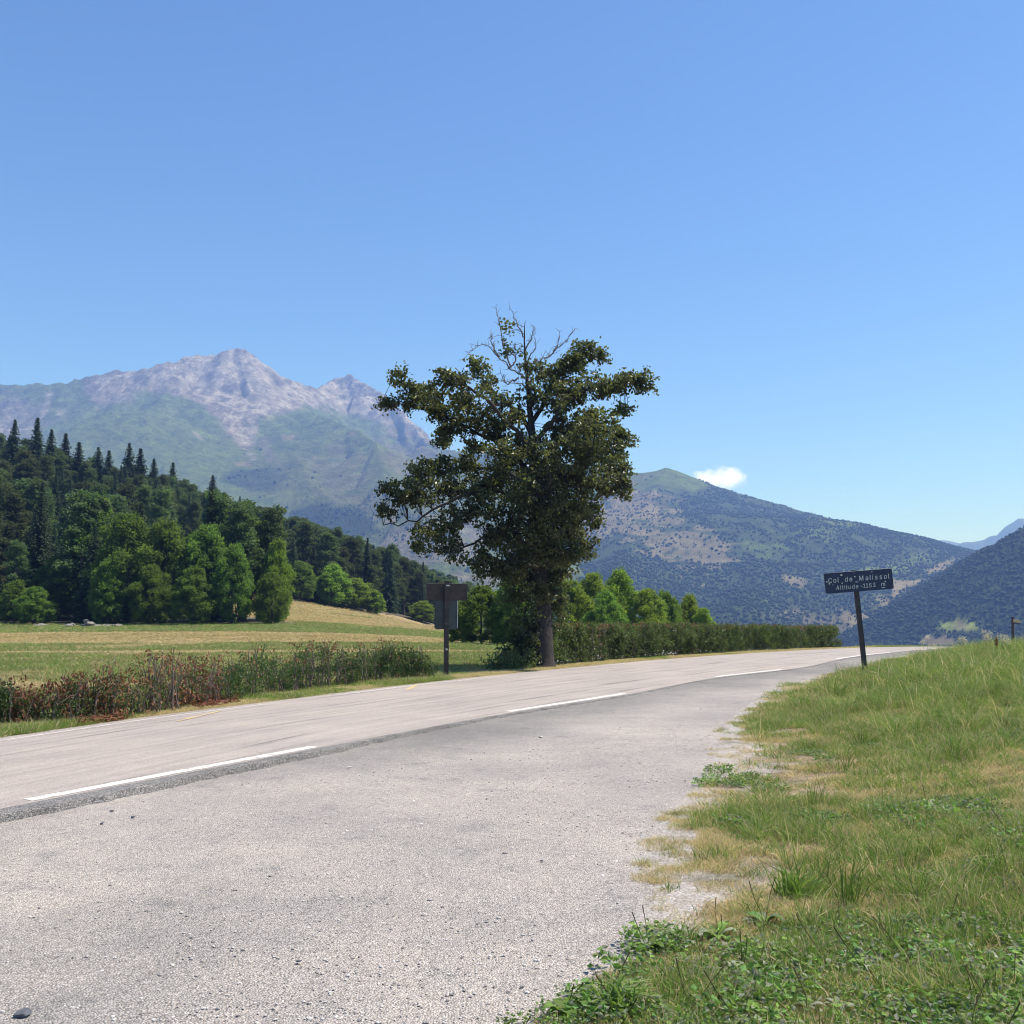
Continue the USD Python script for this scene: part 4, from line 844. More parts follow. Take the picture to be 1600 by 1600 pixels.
# leafy masses: centre, depth offset, half sizes (tree drawing units), clumps
BLOBS = [(910, 240, .5, 58, 42, 30), (850, 290, .4, 70, 45, 34), (780, 330, .4, 55, 55, 26), (700, 400, 0, 60, 70, 26), (960, 270, .5, 20, 20, 8), (1120, 365, -1.2, 42, 38, 24), (1040, 370, -1.3, 48, 34, 24), (960, 385, -1.1, 60, 42, 32), (1045, 455, -1.2, 24, 36, 12), (870, 390, -.7, 70, 55, 36), (790, 430, -.3, 60, 50, 30),
         (930, 510, .8, 95, 60, 60), (1030, 580, 1.7, 55, 55, 38), (820, 540, 0, 90, 70, 60), (960, 620, 1.2, 100, 60, 60), (880, 640, -1.4, 90, 70, 60), (1030, 690, -.8, 48, 60, 36), (950, 740, -1.7, 85, 60, 50), (1035, 770, -1.9, 38, 34, 20), (850, 740, .8, 80, 70, 50), (900, 840, 1.0, 70, 60, 40), (925, 905, 1.4, 25, 25, 10), (850, 870, -1.2, 60, 45, 28),
         (905, 1000, 1.2, 48, 36, 24), (840, 1010, -1.2, 50, 50, 28), (350, 325, -1.6, 22, 26, 8), (395, 365, -1.6, 48, 36, 24), (485, 300, .9, 44, 40, 22), (520, 360, .8, 28, 36, 12), (190, 350, .3, 40, 40, 14), (235, 385, .4, 32, 30, 12), (135, 440, .3, 42, 22, 16), (240, 430, .5, 62, 38, 28), (330, 470, .5, 62, 40, 32), (320, 400, -1.0, 50, 34, 20), (420, 440, -.6, 62, 45, 34),
         (560, 440, -.4, 45, 40, 18), (500, 510, .4, 80, 48, 42), (400, 540, .6, 70, 48, 36), (340, 580, 1.6, 40, 36, 18), (560, 560, .2, 48, 45, 24), (480, 610, 1.2, 60, 28, 22), (620, 500, .2, 45, 45, 20), (250, 720, -1.4, 65, 55, 36), (340, 690, .8, 65, 48, 34), (440, 680, 1.8, 75, 48, 38), (165, 790, -1.8, 55, 50, 28), (130, 850, -1.9, 22, 40, 10), (250, 800, -1.6, 65, 55, 36), (360, 770, -.8, 70, 50, 36),
         (480, 760, -1.2, 75, 55, 42), (510, 850, -1.4, 75, 70, 48), (400, 870, -1.6, 55, 50, 30), (570, 700, -.8, 55, 60, 30), (300, 950, -1.7, 60, 40, 26), (250, 1000, -1.8, 28, 26, 8), (380, 970, -1.4, 45, 60, 24), (400, 1025, -1.4, 22, 22, 6), (560, 960, -1.2, 60, 60, 34), (500, 1060, -1.4, 60, 50, 32), (600, 1080, -1.0, 80, 55, 46),
         (660, 620, .3, 70, 70, 46), (740, 660, -1.8, 90, 90, 70), (640, 760, 1.6, 90, 90, 60), (720, 800, -2.0, 100, 90, 76), (790, 880, 1.0, 90, 90, 60), (660, 900, -1.4, 90, 90, 66), (740, 980, -1.4, 95, 90, 66), (680, 1060, .6, 100, 80, 60), (780, 1100, .2, 70, 60, 40), (650, 1000, 1.6, 90, 90, 50), (770, 740, 2.2, 100, 90, 60), (900, 560, -2.4, 80, 70, 44), (560, 640, -1.8, 60, 50, 26), (850, 950, .2, 55, 70, 34),
         (600, 150, -.05, 18, 30, 3), (610, 230, -.1, 22, 30, 5), (655, 300, .1, 30, 50, 8), (735, 300, .3, 26, 26, 5), (640, 1170, .3, 60, 60, 26), (700, 1180, -.5, 50, 70, 30), (650, 1290, .2, 42, 60, 22), (690, 1340, -.35, 34, 80, 26), (640, 1400, .3, 48, 60, 24), (700, 1440, -.3, 40, 40, 18), (770, 1180, .2, 45, 60, 18), (800, 1240, .5, 26, 60, 10), (620, 1440, -.2, 60, 26, 18)]
for L_ in LIMBS[1:8]:
    for q in L_[1:-1]: BLOBS.append((q[0] + 18, q[1] - 10, q[2] + .55 * (-1 if q[2] < 0 else -.6), 46, 36, 6))
NODES = np.vstack(nodes); kd = cKDTree(NODES); tw, cc, dd = [], [], []
for (cx, cy, d, rx, ry, n) in BLOBS:
    c = T(cx, cy, d); R = np.array([rx / 119, .75 * (rx + ry) / 238 + .12, ry / 119]) * 1.06
    for _ in range(int(n * (.66 if abs(cx - 720) > 150 else .74))):
        q = c + unit(rt.normal(size=3)) * R * rt.uniform(.15, 1.22) ** .6
        _, k = kd.query(q); a = NODES[k]; tip = q + unit(q - a + [0, 0, .05]) * .12
        if np.linalg.norm(q - a) < 1.15: tw.append(tube(jitter_path(rt, a, tip, 5, .12, .05), np.linspace(.014, .004, 5), 3))
        m_ = rt.integers(26, 40); st = unit(rt.normal(size=3) + [0, 0, -.2]); t = rt.uniform(-.28, .28, (m_, 1))
        cc.append(q + st * t + rt.normal(size=(m_, 3)) * [.10, .10, .06]); dd.append(rt.normal(size=(m_, 3)) * .8 + unit(q - a) * .5 + [0, 0, -.25])
cc, dd = np.vstack(cc), np.vstack(dd); kk = rt.uniform(.7, 1.25, len(cc))
tag(obj('twig', cat_mesh(tw), M['bark'], tree), kind='stuff')
tag(obj('foliage', leaves(rt, cc, dd, .135 * kk, .095 * kk, .22, .15), M['tree_leaf'], tree), kind='stuff')

# ------------------------------------------------------------------ hedges
def hedge_piece(name, label, group, line, depth, ztop, rng, stems, nleaf, ndry, dry_where, leaf=.085, tall=None, ragged=.12, dense=True, sig=.085, dsize=(.035, .11), lm='hedge_leaf', gap=0.0):
    """A stretch of hedge along line (world xy points); ztop(s) is its height over the ground at share s of its length."""
    line = np.asarray(line, float); o = np.r_[line.mean(0), 0]; o[2] = zground(o[0:1], o[1:2])[0]
    t = thing(name, label, 'hedge', o, 0, group)
    seg = np.r_[0, np.cumsum(np.linalg.norm(np.diff(line, axis=0), axis=1))]; at = lambda s: np.stack([np.interp(s * seg[-1], seg, line[:, 0]), np.interp(s * seg[-1], seg, line[:, 1])], -1)
    dv = unit(line[-1] - line[0]); nv = np.array([-dv[1], dv[0]])
    st, tips = [], []
    for s in rng.random(stems):
        p = at(s) + nv * rng.uniform(-.5, .5) * depth; z = zground(p[None, 0], p[None, 1])[0]; h = ztop(s) * rng.uniform(.72, 1.12)
        b = np.r_[p, z - .04] - o; e = b + [rng.normal() * .10, rng.normal() * .10, h]; q = jitter_path(rng, b, e, 5, .10); st.append(tube(q, np.linspace(.016, .007, 5) * rng.uniform(.6, 1.5), 4)); tips.append(q)
        for _ in range(2):
            i = rng.integers(1, 4); e2 = q[i] + unit(rng.normal(size=3) + [0, 0, .8]) * h * rng.uniform(.2, .5); q2 = jitter_path(rng, q[i], e2, 4, .06); st.append(tube(q2, np.linspace(.009, .004, 4), 3)); tips.append(q2)
    tag(obj('stem', cat_mesh(st), M['stem_wood'], t, True), kind='stuff')
    cl = max(30, nleaf // 22); s = rng.random(cl); w = rng.uniform(-.5, .5, cl); u_ = rng.random(cl) ** .75
    if dense: w = np.where(rng.random(cl) < .6, np.sign(w) * rng.uniform(.38, .52, cl), w)
    p = at(s) + nv * (w * depth)[:, None]; hz_ = ztop(s); q3 = np.column_stack([p * 1.1, u_ * 1.6]); keep = (rng.random(cl) > ragged * 2 * (u_ > .8)) & (noise(q3 * 1.5, 7) + .35 * noise(q3 * 4, 8) > gap)
    p = p + nv * ((noise(q3 * .9, 5) - .5) * depth * .34)[:, None]
    c = np.column_stack([p, zground(p[:, 0], p[:, 1]) + .05 + u_ * (hz_ - .08)])[keep] - o
    c = np.repeat(c, 22, 0) + rng.normal(size=(len(c) * 22, 3)) * sig; kk = rng.uniform(.6, 1.3, len(c))
    tag(obj('foliage', leaves(rng, c, rng.normal(size=c.shape) + [0, 0, .5], leaf * kk, leaf * .62 * kk), M[lm], t), kind='stuff')
    if ndry:
        s = rng.random(ndry * 3); w = rng.uniform(-.55, .55, ndry * 3); u_ = rng.random(ndry * 3); k = rng.random(ndry * 3) < dry_where(s, u_); s, w, u_ = s[k][:ndry], w[k][:ndry], u_[k][:ndry]
        p = at(s) + nv * (w * depth)[:, None]; c = np.column_stack([p, zground(p[:, 0], p[:, 1]) + .02 + u_ * ztop(s) * 1.02]) - o; c += rng.normal(size=c.shape) * .04
        d = rng.normal(size=c.shape) * [.6, .6, .5] + [0, 0, .7]; L = rng.uniform(*dsize, len(c))
        tag(obj('dead_leaf', leaves(rng, c, d, L, L * .5), M['dry_leaf'], t), kind='stuff')
    return t


rh = np.random.default_rng(31)
M['stem_wood'] = plain('stem_wood', (.06, .045, .036), (.20, .15, .12), 8, .9)
bx = [-40, 0, 100, 200, 300, 400, 500, 600, 690]; by_ = [1139, 1135, 1134, 1126, 1108, 1091, 1076, 1067, 1061]
tx = [-40, 0, 40, 60, 80, 110, 150, 180, 200, 230, 260, 290, 310, 330, 350, 360, 375, 390, 410, 440, 460, 480, 520, 560, 575, 590, 620, 650, 680]
ty = [1062, 1062, 1060, 1072, 1075, 1074, 1046, 1060, 1048, 1060, 1026, 1030, 1036, 1028, 1022, 1034, 1046, 1024, 1012, 1020, 1026, 1014, 1008, 1012, 1000, 1004, 1010, 1006, 1012]
HP = [(-34, 48, 'dense green hedge bush at the left edge of the picture', 24, 2600, 120, .03), (48, 76, 'thin rust brown dead hedge stems at the far left', 14, 160, 520, 1), (76, 148, 'ragged half dead hedge bush right of the rust brown stems', 26, 1100, 420, .4), (148, 206, 'hedge bush of mixed green and brown over a rusty heap of clippings', 24, 1100, 700, .6),
      (206, 288, 'bare twiggy hedge bush with slanting grey stems', 34, 1100, 420, .4), (288, 354, 'brown topped dead hedge bush, the tallest brown one', 34, 900, 900, .8), (354, 404, 'gappy pale green hedge bush beside the brown topped one', 16, 1400, 60, .1), (404, 478, 'upright green hedge bush with reddish cut stem tops', 34, 2600, 160, .2), (478, 560, 'leafy green hedge bush with a row of red brown stem tips', 40, 3000, 220, .2), (560, 686, 'dense leafy hedge bush ending left of the brown sign post', 44, 6000, 160, .12)]
for (a, b, lab, ns_, nl, nd, dryness) in HP:
    pxs = np.linspace(a, b, 6); base = np.array([solve_foot(p, np.interp(p, bx, by_)) for p in pxs]); zt = np.array([P(p, np.interp(p, tx, ty), q[1] + .1)[2] - q[2] for p, q in zip(pxs, base)])
    f_ = lambda s, zt=zt, a=a: np.interp(s, np.linspace(0, 1, 6), zt) * (.80 + .40 * noise(np.stack([np.asarray(s) * 7 + a, np.asarray(s) * 0., np.asarray(s) * 0.], -1), 3)) * (1 - .3 * (np.abs(2 * np.asarray(s) - 1) > .86))
    nrm = np.array([-.9, .42]); line = base[:, :2] + nrm * .38
    w_ = (lambda s, u: np.ones_like(u) * .6 + .4 * (u < .25)) if dryness > .5 else (lambda s, u: .25 + .75 * (u > .82))
    hedge_piece('hedge_bush', lab, 'ragged hedge bushes along the left road edge', line, .7, f_, rh, int(ns_ * 1.0), int(nl * (1.25 if dryness > .15 else 1.7)), int(nd * (1.25 if dryness > .35 else 1.3)), w_, leaf=.058, dense=False, ragged=.34, sig=.07, lm='shrub_leaf')
# clippings at the foot
def litter(px0, px1, n, label):
    pxs = rh.uniform(px0, px1, n); ys = np.interp(pxs, bx, by_) + rh.uniform(-7, 4, n); c = np.array([solve_foot(a, b) for a, b in zip(pxs, ys)]); o = c.mean(0); z = np.abs(rh.normal(size=n)) * .06
    m_ = leaves(rh, c + np.column_stack([0 * z, 0 * z, z + .02]) - o, rh.normal(size=(n, 3)) * [1, 1, .25], rh.uniform(.07, .22, n), .028)
    x = UsdGeom.Xform.Define(stage, free('/World', 'hedge_clippings')); x.AddTranslateOp().Set(Gf.Vec3d(*o)); tag(x, label, 'clippings', kind='stuff'); obj('clippings', m_, M['dry_leaf'], x)


litter(118, 192, 900, 'rust red heap of dry hedge clippings at the foot of the left hedge'); litter(310, 372, 380, 'small rust brown spread of clippings under the brown topped hedge bush')

e0, e1 = t_at(880, lp_px), t_at(1340, lp_px); hl = np.array([Lc(t) for t in np.linspace(e0, e1, 14)]); hd = unit(np.gradient(hl, axis=0)); hl = hl + np.stack([-hd[:, 1], hd[:, 0]], 1) * 1.55
hb = zground(hl[:, 0], hl[:, 1]); hpx, _ = project(np.column_stack([hl, hb])); htop = np.array([P(px, np.interp(px, [860, 1000, 1150, 1308], [977, 977, 978, 980]), y)[2] for px, y in zip(hpx, hl[:, 1])]) - hb
hs = np.linspace(0, 1, 14)
hedge_piece('trimmed_hedge', 'long straight trimmed green hedge with browned top along the road right of the tree', None, hl, 1.0, lambda s: np.interp(s, hs, htop) * (1 + .05 * (noise(np.stack([s * 60, s * 0, s * 0], -1), 4) - .5)), np.random.default_rng(8), 130, 105000, 9000, lambda s, u: .08 + .92 * (u > .86), leaf=.10, ragged=.05, sig=.085, gap=.46)
hedge_piece('hedge_bush', 'small dark leafy bush at the left foot of the roadside tree', None, [solve_foot(778, 1049)[:2] + [-.2, .3], solve_foot(832, 1045)[:2] + [-.2, .3]], .8, lambda s: np.interp(s, [0, .4, 1], [.35, .62, .7]), rh, 14, 1800, 40, lambda s, u: u * 0 + .3)

# ------------------------------------------------------------------ signs
M['sign_brown'] = plain('sign_brown', (.026, .017, .014), (.050, .033, .028), 6, .6, .2)
M['sign_grey'] = plain('sign_grey', (.030, .037, .038), (.055, .063, .063), 5, .55, .1)
M['sign_rim'] = plain('sign_rim', (.02, .02, .022), (.06, .06, .06), 9, .6)
M['post_brown'] = plain('post_brown', (.018, .014, .014), (.05, .035, .031), 7, .7, .3)
M['navy'] = plain('navy', (.010, .014, .036), (.018, .025, .060), 12, .45, .1)
M['cream'] = plain('cream', (.42, .40, .36), (.62, .60, .54), 14, .6)
M['chip'] = plain('chip', (.38, .33, .29), (.62, .56, .50), 30, .8)
M['sticker'] = plain('sticker', (.10, .12, .15), (.20, .23, .27), 20, .5)
M['steel'] = plain('steel', (.35, .35, .34), (.5, .5, .48), 20, .45, metallic=.6)
M['ochre'] = plain('ochre', (.26, .21, .09), (.36, .29, .14), 10, .6)


def plate(w, h, th, r=.03, bevel=.006):
    from shapely.geometry import box
    q = box(-w / 2 + r, -h / 2 + r, w / 2 - r, h / 2 - r).buffer(r, 6); m_ = trimesh.creation.extrude_polygon(q.buffer(-bevel), th, engine='earcut'); m2 = trimesh.creation.extrude_polygon(q, th - 2 * bevel, engine='earcut'); m2.apply_translation([0, 0, bevel])
    import manifold3d as mf
    A = [mf.Manifold(mf.Mesh(np.asarray(a.vertices, np.float32), np.asarray(a.faces, np.uint32))) for a in (m_, m2)]; u = mf.Manifold.batch_hull(A) if hasattr(mf.Manifold, 'batch_hull') else A[0] + A[1]
    k = u.to_mesh(); return np.array(k.vert_properties[:, :3], float), np.array(k.tri_verts)


def upright(vf, at, roll=0.0):                                 # xy drawing plane -> xz, facing -y (the camera)
    v, f = vf; v = np.asarray(v, float); c, s = math.cos(roll), math.sin(roll); x, y = v[:, 0] * c - v[:, 1] * s, v[:, 0] * s + v[:, 1] * c
    return np.stack([x, -v[:, 2], y], 1) + np.asarray(at, float), np.asarray(f)


def boxm(x0, x1, y0, y1, z0, z1):
    m_ = trimesh.creation.box(bounds=[(x0, y0, z0), (x1, y1, z1)]); return np.array(m_.vertices), np.array(m_.faces)


b = solve_foot(697, 1057); ppm = 1600 / b[1]
sg = thing('road_sign', 'back of a brown panel sign on a dark post over a grey green panel', 'sign', b - [0, 0, .05], math.radians(13))
zt = lambda py: P(697, py, b[1])[2] - b[2] + .05
obj('post', boxm(-.068, .068, -.06, .06, -.3, zt(908)), M['post_brown'], sg)
wt = 62 / ppm; up_ = obj('top_panel', upright(plate(wt, 26.5 / ppm, .07), (.02, .135, zt(925))), M['sign_brown'], sg, 30)
for s_ in (-1, 1): obj('rim', upright(plate(.018, 25 / ppm, .085, .004, .002), (.02 + s_ * (wt / 2 + .0105), .14, zt(925))), M['sign_rim'], up_)
lo_ = obj('lower_panel', upright(plate(34 / ppm, 46 / ppm, .05), (.005, .125, zt(959))), M['sign_grey'], sg, 30)
for s_ in (-1, 1): obj('rim', upright(plate(.022, 45 / ppm, .06, .004, .002), (.005 + s_ * (17 / ppm + .012), .13, zt(959))), M['sign_rim'] if s_ < 0 else M['steel'], lo_)
for s_ in (-1, 1): obj('rim', upright(plate(33 / ppm, .02, .06, .004, .002), (.005, .13, zt(959) + s_ * (23 / ppm + .011))), M['sign_rim'], lo_)
obj('clip', boxm(-.03, .09, -.09, -.065, zt(916), zt(914)), M['steel'], sg); obj('bracket', boxm(-.075, .075, -.066, .066, zt(950), zt(947.5)), M['sign_rim'], sg)
obj('label_plate', boxm(-.03, .03, -.064, -.0602, zt(1016), zt(1013)), M['chip'], sg); obj('bracket', boxm(-.075, .075, -.066, .066, zt(976), zt(973.5)), M['sign_rim'], sg)

b = solve_foot(1352.5, 1057); ppm = 1600 / b[1]
cs = thing('pass_sign', 'leaning dark blue pass sign with cream lettering on a dark post in the grass', 'sign', b - [0, 0, .05])
roll = math.radians(4.4); zt = lambda py: P(1352, py, b[1])[2] - b[2] + .05; hp = zt(892.5)
pv, pf = boxm(-.062, .062, -.05, .05, -.3, hp); pv = pv + np.column_stack([-(pv[:, 2] - .05) * math.tan(math.radians(4.2)), 0 * pv[:, 0], 0 * pv[:, 0]]); obj('post', (pv, pf), M['post_brown'], cs)
pc = P(1340.3, 908, b[1]) - (b - [0, 0, .05]); pc[1] = -.052; W_, H_ = 106 / ppm, 32 / ppm
pl = obj('panel', upright(plate(W_, H_, .055, .045), pc, roll), M['navy'], cs, 30)
front = .055 + .0015
SL = math.tan(math.radians(8)) * .9                            # the lettering leans a little


def letters(text, x0, x1, y, h, bold=False):
    glyphs = [(ch, meshkit.text_mesh(ch, h, .003, bold)) for ch in text if ch != ' ']; slots = np.linspace(0, 1, len(text)); wts = np.array([(.42 if c in 'litI' else .6) if c in 'lit1I' else 1.2 if c in 'Mm' else .8 if c == ' ' else .8 for c in text]); e = np.r_[0, np.cumsum(wts)]; e /= e[-1]
    k = 0
    for i, ch in enumerate(text):
        if ch == ' ': continue
        m_ = glyphs[k][1]; k += 1; v = np.array(m_.vertices); cx_ = (v[:, 0].min() + v[:, 0].max()) / 2; xm = x0 + (x1 - x0) * (e[i] + e[i + 1]) / 2
        v[:, 0] = (v[:, 0] - cx_) * .88 + v[:, 1] * .10 + xm; v[:, 1] += y; v[:, 2] += front - .001
        obj('letter', upright((v, m_.faces), pc, roll), M['cream'], pl)


fx = lambda c: ((c - 255) / 1075 - .5) * W_                     # sign drawing units
letters('Col de Malissol', fx(300), fx(1285), .012 * H_ + .0, H_ * .235)
letters('Altitude 1153', fx(412), fx(1050), -.345 * H_, H_ * .20); letters('m', fx(1130), fx(1200), -.33 * H_, H_ * .20)
rc = np.random.default_rng(3)
def blot(cx, cy, rx, ry, mat, name='chip'):
    a = np.arange(9) / 9 * 6.283; r = rc.uniform(.65, 1.15, 9); from_ = trimesh.creation.extrude_polygon(__import__('shapely').Polygon(np.stack([np.cos(a) * r * rx + cx, np.sin(a) * r * ry + cy], 1)), .002, engine='earcut')
    v = np.array(from_.vertices); v[:, 2] += front - .0005; obj(name, upright((v, from_.faces), pc, roll), mat, pl)


fy = lambda r: (.5 - r) * H_
blot(fx(525), fy(.15), .042, .030, M['chip']); blot(fx(285), fy(.42), .022, .026, M['chip']); blot(fx(323), fy(.52), .026, .026, M['chip']); blot(fx(375), fy(.58), .022, .018, M['sticker']); blot(fx(525), fy(.55), .02, .022, M['chip']); blot(fx(735), fy(.28), .036, .016, M['chip']); blot(fx(1205), fy(.62), .024, .022, M['chip'])
blot(fx(755), fy(.53), .05, .035, M['sticker'], 'sticker'); blot(fx(820), fy(.76), .04, .024, M['sticker'], 'sticker'); blot(fx(1010), fy(.10), .035, .03, M['sticker'], 'sticker'); blot(fx(400), fy(.11), .014, .010, M['sticker']); blot(fx(715), fy(.06), .014, .012, M['sticker'])
um_ = upright(plate(.11, .018, .003, .006, .0005), pc, roll); v = um_[0]; ox, oz = fx(1163), -.405 * H_; c_, s_ = math.cos(roll), math.sin(roll); v = v + [ox * c_ - oz * s_, -front + .0005, ox * s_ + oz * c_]; obj('underline', (v, um_[1]), M['cream'], pl)
obj('cap', (boxm(-.07, .07, -.055, .055, 0, .03)[0] + [-(hp - .05) * math.tan(math.radians(4.2)), 0, hp - .004], boxm(-.07, .07, -.055, .055, 0, .03)[1]), M['sign_rim'], cs)

b = foot(1580.5, 78.0); zt = lambda py: P(1580, py, 78.0)[2] - b[2]
ss = thing('direction_sign', 'small dark post with a short ochre direction arm on the skyline at far right', 'sign', b)
pv, pf = tube([(0, 0, -.3), (.04, 0, zt(985)), (.09, 0, zt(964))], .10, 8); obj('post', (pv, pf), M['post_brown'], ss, 30)
ar = obj('arm', upright(plate(.56, .20, .06, .03), (.34, -.06, zt(970.5)), math.radians(-7)), M['ochre'], ss, 30); obj('arm_edge', upright(plate(.56, .11, .07, .02), (.35, -.055, zt(974.3)), math.radians(-7)), M['sign_rim'], ar, 30)

# ------------------------------------------------------------------ stones
M['stone'] = plain('stone', (.11, .102, .098), (.26, .235, .215), 3.5, .9, .5); M['pale_stone'] = plain('pale_stone', (.36, .34, .32), (.52, .49, .46), 6, .9, .4); M['slate'] = plain('slate', (.05, .055, .065), (.12, .125, .14), 9, .8, .3)


def rock(seed, flat=.7):
    m_ = trimesh.creation.icosphere(2, 1.0); v = np.array(m_.vertices); v = v * (.7 + .6 * noise(v * 1.3, seed))[:, None] + .1 * (noise(v * 3, seed + 1) - .5)[:, None]
    for k in range(5):
        n = unit(np.random.default_rng(seed * 9 + k).normal(size=3)); d = v @ n; v = v - np.maximum(d - .62, 0)[:, None] * n
    v[:, 2] *= flat; return v, np.array(m_.faces)


rs = np.random.default_rng(12)
for i in range(5): kp = kindprim(f'rock_{i}'); obj('stone_body', rock(40 + i), M['stone'], kp, 30)
for i in range(46):
    px = rs.uniform(104, 186) if i > 5 else rs.uniform(50, 72); Yd = 105 + rs.uniform(-1.2, 1.4); q = foot(px, Yd); r = rs.uniform(.18, .42); lift = abs(rs.normal()) * .28 if 108 < px < 145 else rs.uniform(0, .15)
    thing('field_stone', 'grey stone lying in the low pile at the foot of the forest' if i > 5 else 'stone of the small heap left of the long stone pile', 'stone', q + [0, 0, lift], rs.uniform(0, 6), 'stones of the pile at the forest edge' if i > 5 else 'stones of the small dark heap', (r * 1.3, r, r * .8), f'/kinds_rock_{i % 5}')
STN = [(35, 1584, .055, 'flat dark slate chip lying on the gravel in the lower left corner'), (467, 1503, .022, 'small dark stone chip on the open gravel near the bottom'), (175, 1262, .030, 'black stone lying beside the broken asphalt edge'), (208, 1272, .032, 'grey stone lying right of the black one by the asphalt edge'), (160, 1282, .028, 'pale stone on the gravel just below the black one'), (846, 1346, .020, 'dark pebble on the gravel left of the verge'), (845, 1150, .05, 'pale flat stone on the lay-by near the dashed line'), (545, 1196, .04, 'pale stone on the lay-by below the broken asphalt edge')]
for i, (px, py, r, lab) in enumerate(STN):
    q = G(px, py, 0); q[2] = zcoarse(q[0:1], q[1:2])[0] + .0; t = thing('loose_stone', lab, 'stone', q, rs.uniform(0, 6)); v, f = rock(60 + i, .45); obj('stone_body', (v * r * [.9, .62, .6], f), M['slate'] if 'dark' in lab or 'black' in lab else M['pale_stone'] if 'pale' in lab else M['stone'], t, 30)

# ------------------------------------------------------------------ grass and weeds
def blade_mat(name, transl=.35):
    return look(name, {'a': ('attribute', dict(attribute='tint')), 'oi': ('object_info', {}), 'mo': ('map_range', dict(from_min=0.0, from_max=1.0, to_min=.78, to_max=1.25, clamp=True)), 'h': ('hsv', dict(hue=.5, saturation=1.0, fac=1.0)),
        'p': ('principled_bsdf', dict(roughness=.6, specular_ior_level=.18)), 'tb': ('mix', dict(mix_type='multiply', fac=1.0, color2=(1.25, 1.3, .8))), 't': ('translucent_bsdf', {}), 'm': ('mix_closure', dict(fac=transl))},
        [('oi.random', 'mo.value'), ('mo.result', 'h.value'), ('a.color', 'h.color'), ('h.color', 'p.base_color'), ('h.color', 'tb.color1'), ('tb.color', 't.color'), ('p.BSDF', 'm.closure1'), ('t.BSDF', 'm.closure2')], surface='m.closure')


M['grass'] = blade_mat('grass')
GREEN, LIME, STRAW, RUST = np.array([.118, .185, .040]), np.array([.178, .258, .056]), np.array([.52, .41, .25]), np.array([.42, .28, .17])


def blades(rng, n, radius, hlo, hhi, wid, lean, cols, probs, curl=.5):
    a, r = rng.uniform(0, 6.283, n), radius * np.sqrt(rng.random(n)); b = np.stack([np.cos(a) * r, np.sin(a) * r, 0 * r - .01], 1)
    d = np.stack([rng.normal(size=n) * lean, rng.normal(size=n) * lean, np.ones(n)], 1); h = rng.uniform(hlo, hhi, n); d = unit(d); s = unit(np.cross(d, rng.normal(size=(n, 3))))
    out = d * [1, 1, 0]; w = wid * rng.uniform(.6, 1.4, n)[:, None]; h = h[:, None]
    m = b + d * h * .55; tip = b + d * h + (unit(out + 1e-6) * .55 - [0, 0, .4]) * h * curl * rng.uniform(.1, 1.0, (n, 1)); tip[:, 2] = np.maximum(tip[:, 2], .004)
    v = np.stack([b - s * w / 2, b + s * w / 2, m + s * w * .4, m - s * w * .4, tip], 1).reshape(-1, 3); k = np.arange(n)[:, None] * 5
    f = np.vstack([k + [0, 1, 2], k + [0, 2, 3], k + [3, 2, 4]]); c = np.array(cols)[rng.choice(len(cols), n, p=probs)] * rng.uniform(.75, 1.25, (n, 1))
    return v, f, np.repeat(c, 5, 0)


def leafplant(rng, n, L, wid, lift, cols, stalks=0):
    """A rosette of curved broad leaves, with seed stalks."""
    vs, fs, cs, k = [], [], [], 0
    for i in range(n):
        a = i * 2.4 + rng.uniform(-.3, .3); o = np.array([math.cos(a), math.sin(a), 0]); s = np.array([-o[1], o[0], 0]); l = L * rng.uniform(.55, 1.15); w = wid * rng.uniform(.7, 1.2); up = lift * rng.uniform(.4, 1.4)
        t = np.linspace(0, 1, 6); mid = o * (t * l)[:, None] + np.outer(np.sin(t * 2.4) * up * l, [0, 0, 1]) + [0, 0, .008]; prof = np.array([.12, .55, 1.0, .95, .6, .04]) * w / 2; fold = .25
        A, B = mid + s * prof[:, None] + np.outer(prof * fold, [0, 0, 1]), mid - s * prof[:, None] + np.outer(prof * fold * rng.uniform(.2, 1.6), [0, 0, 1])
        vs.append(np.stack([A, mid, B], 1).reshape(-1, 3)); fs.append(gridfaces(6, 3) + k); k += 18; c = np.array(cols[rng.integers(len(cols))]) * rng.uniform(.8, 1.25); cs.append(np.tile(c, (18, 1)))
    for _ in range(stalks):
        e = np.array([rng.normal() * .06, rng.normal() * .06, rng.uniform(.12, .26)]); tv, tf = tube(jitter_path(rng, (0, 0, 0), e, 4, .02), [.0022, .002, .002, .0035], 3); vs.append(tv); fs.append(tf + k); k += len(tv); cs.append(np.tile(np.array([.10, .085, .04]), (len(tv), 1)))
    return np.vstack(vs), np.vstack(fs), np.vstack(cs)


def scatter_tinted(name, protos, pos, idx, yaw, scale, label, cat):
    pi = scatter(name, [(n, (v, f), M['grass'], *([True] if 'tuft' not in n else [])) for n, (v, f, c) in protos], pos, idx, yaw, scale, label, cat)
    for ch, (n, (v, f, c)) in zip(pi.GetChildren(), protos): attr(ch, 'tint', c, True)
    return pi


rg = np.random.default_rng(99)
V1 = Vc(np.linspace(0, 1, 150))


def verge_points(n, x0, x1, y0, y1, lo=-.35):
    p = np.column_stack([rg.uniform(x0, x1, n), rg.uniform(y0, y1, n)]); dv = line_sd(p[:, 0], p[:, 1], V1); k = dv > lo; p, dv = p[k], dv[k]
    z = zground(p[:, 0], p[:, 1]); px, py = project(np.column_stack([p, z])); k = (px > -60) & (px < 1720) & (py < 1720); return p[k], z[k], dv[k]


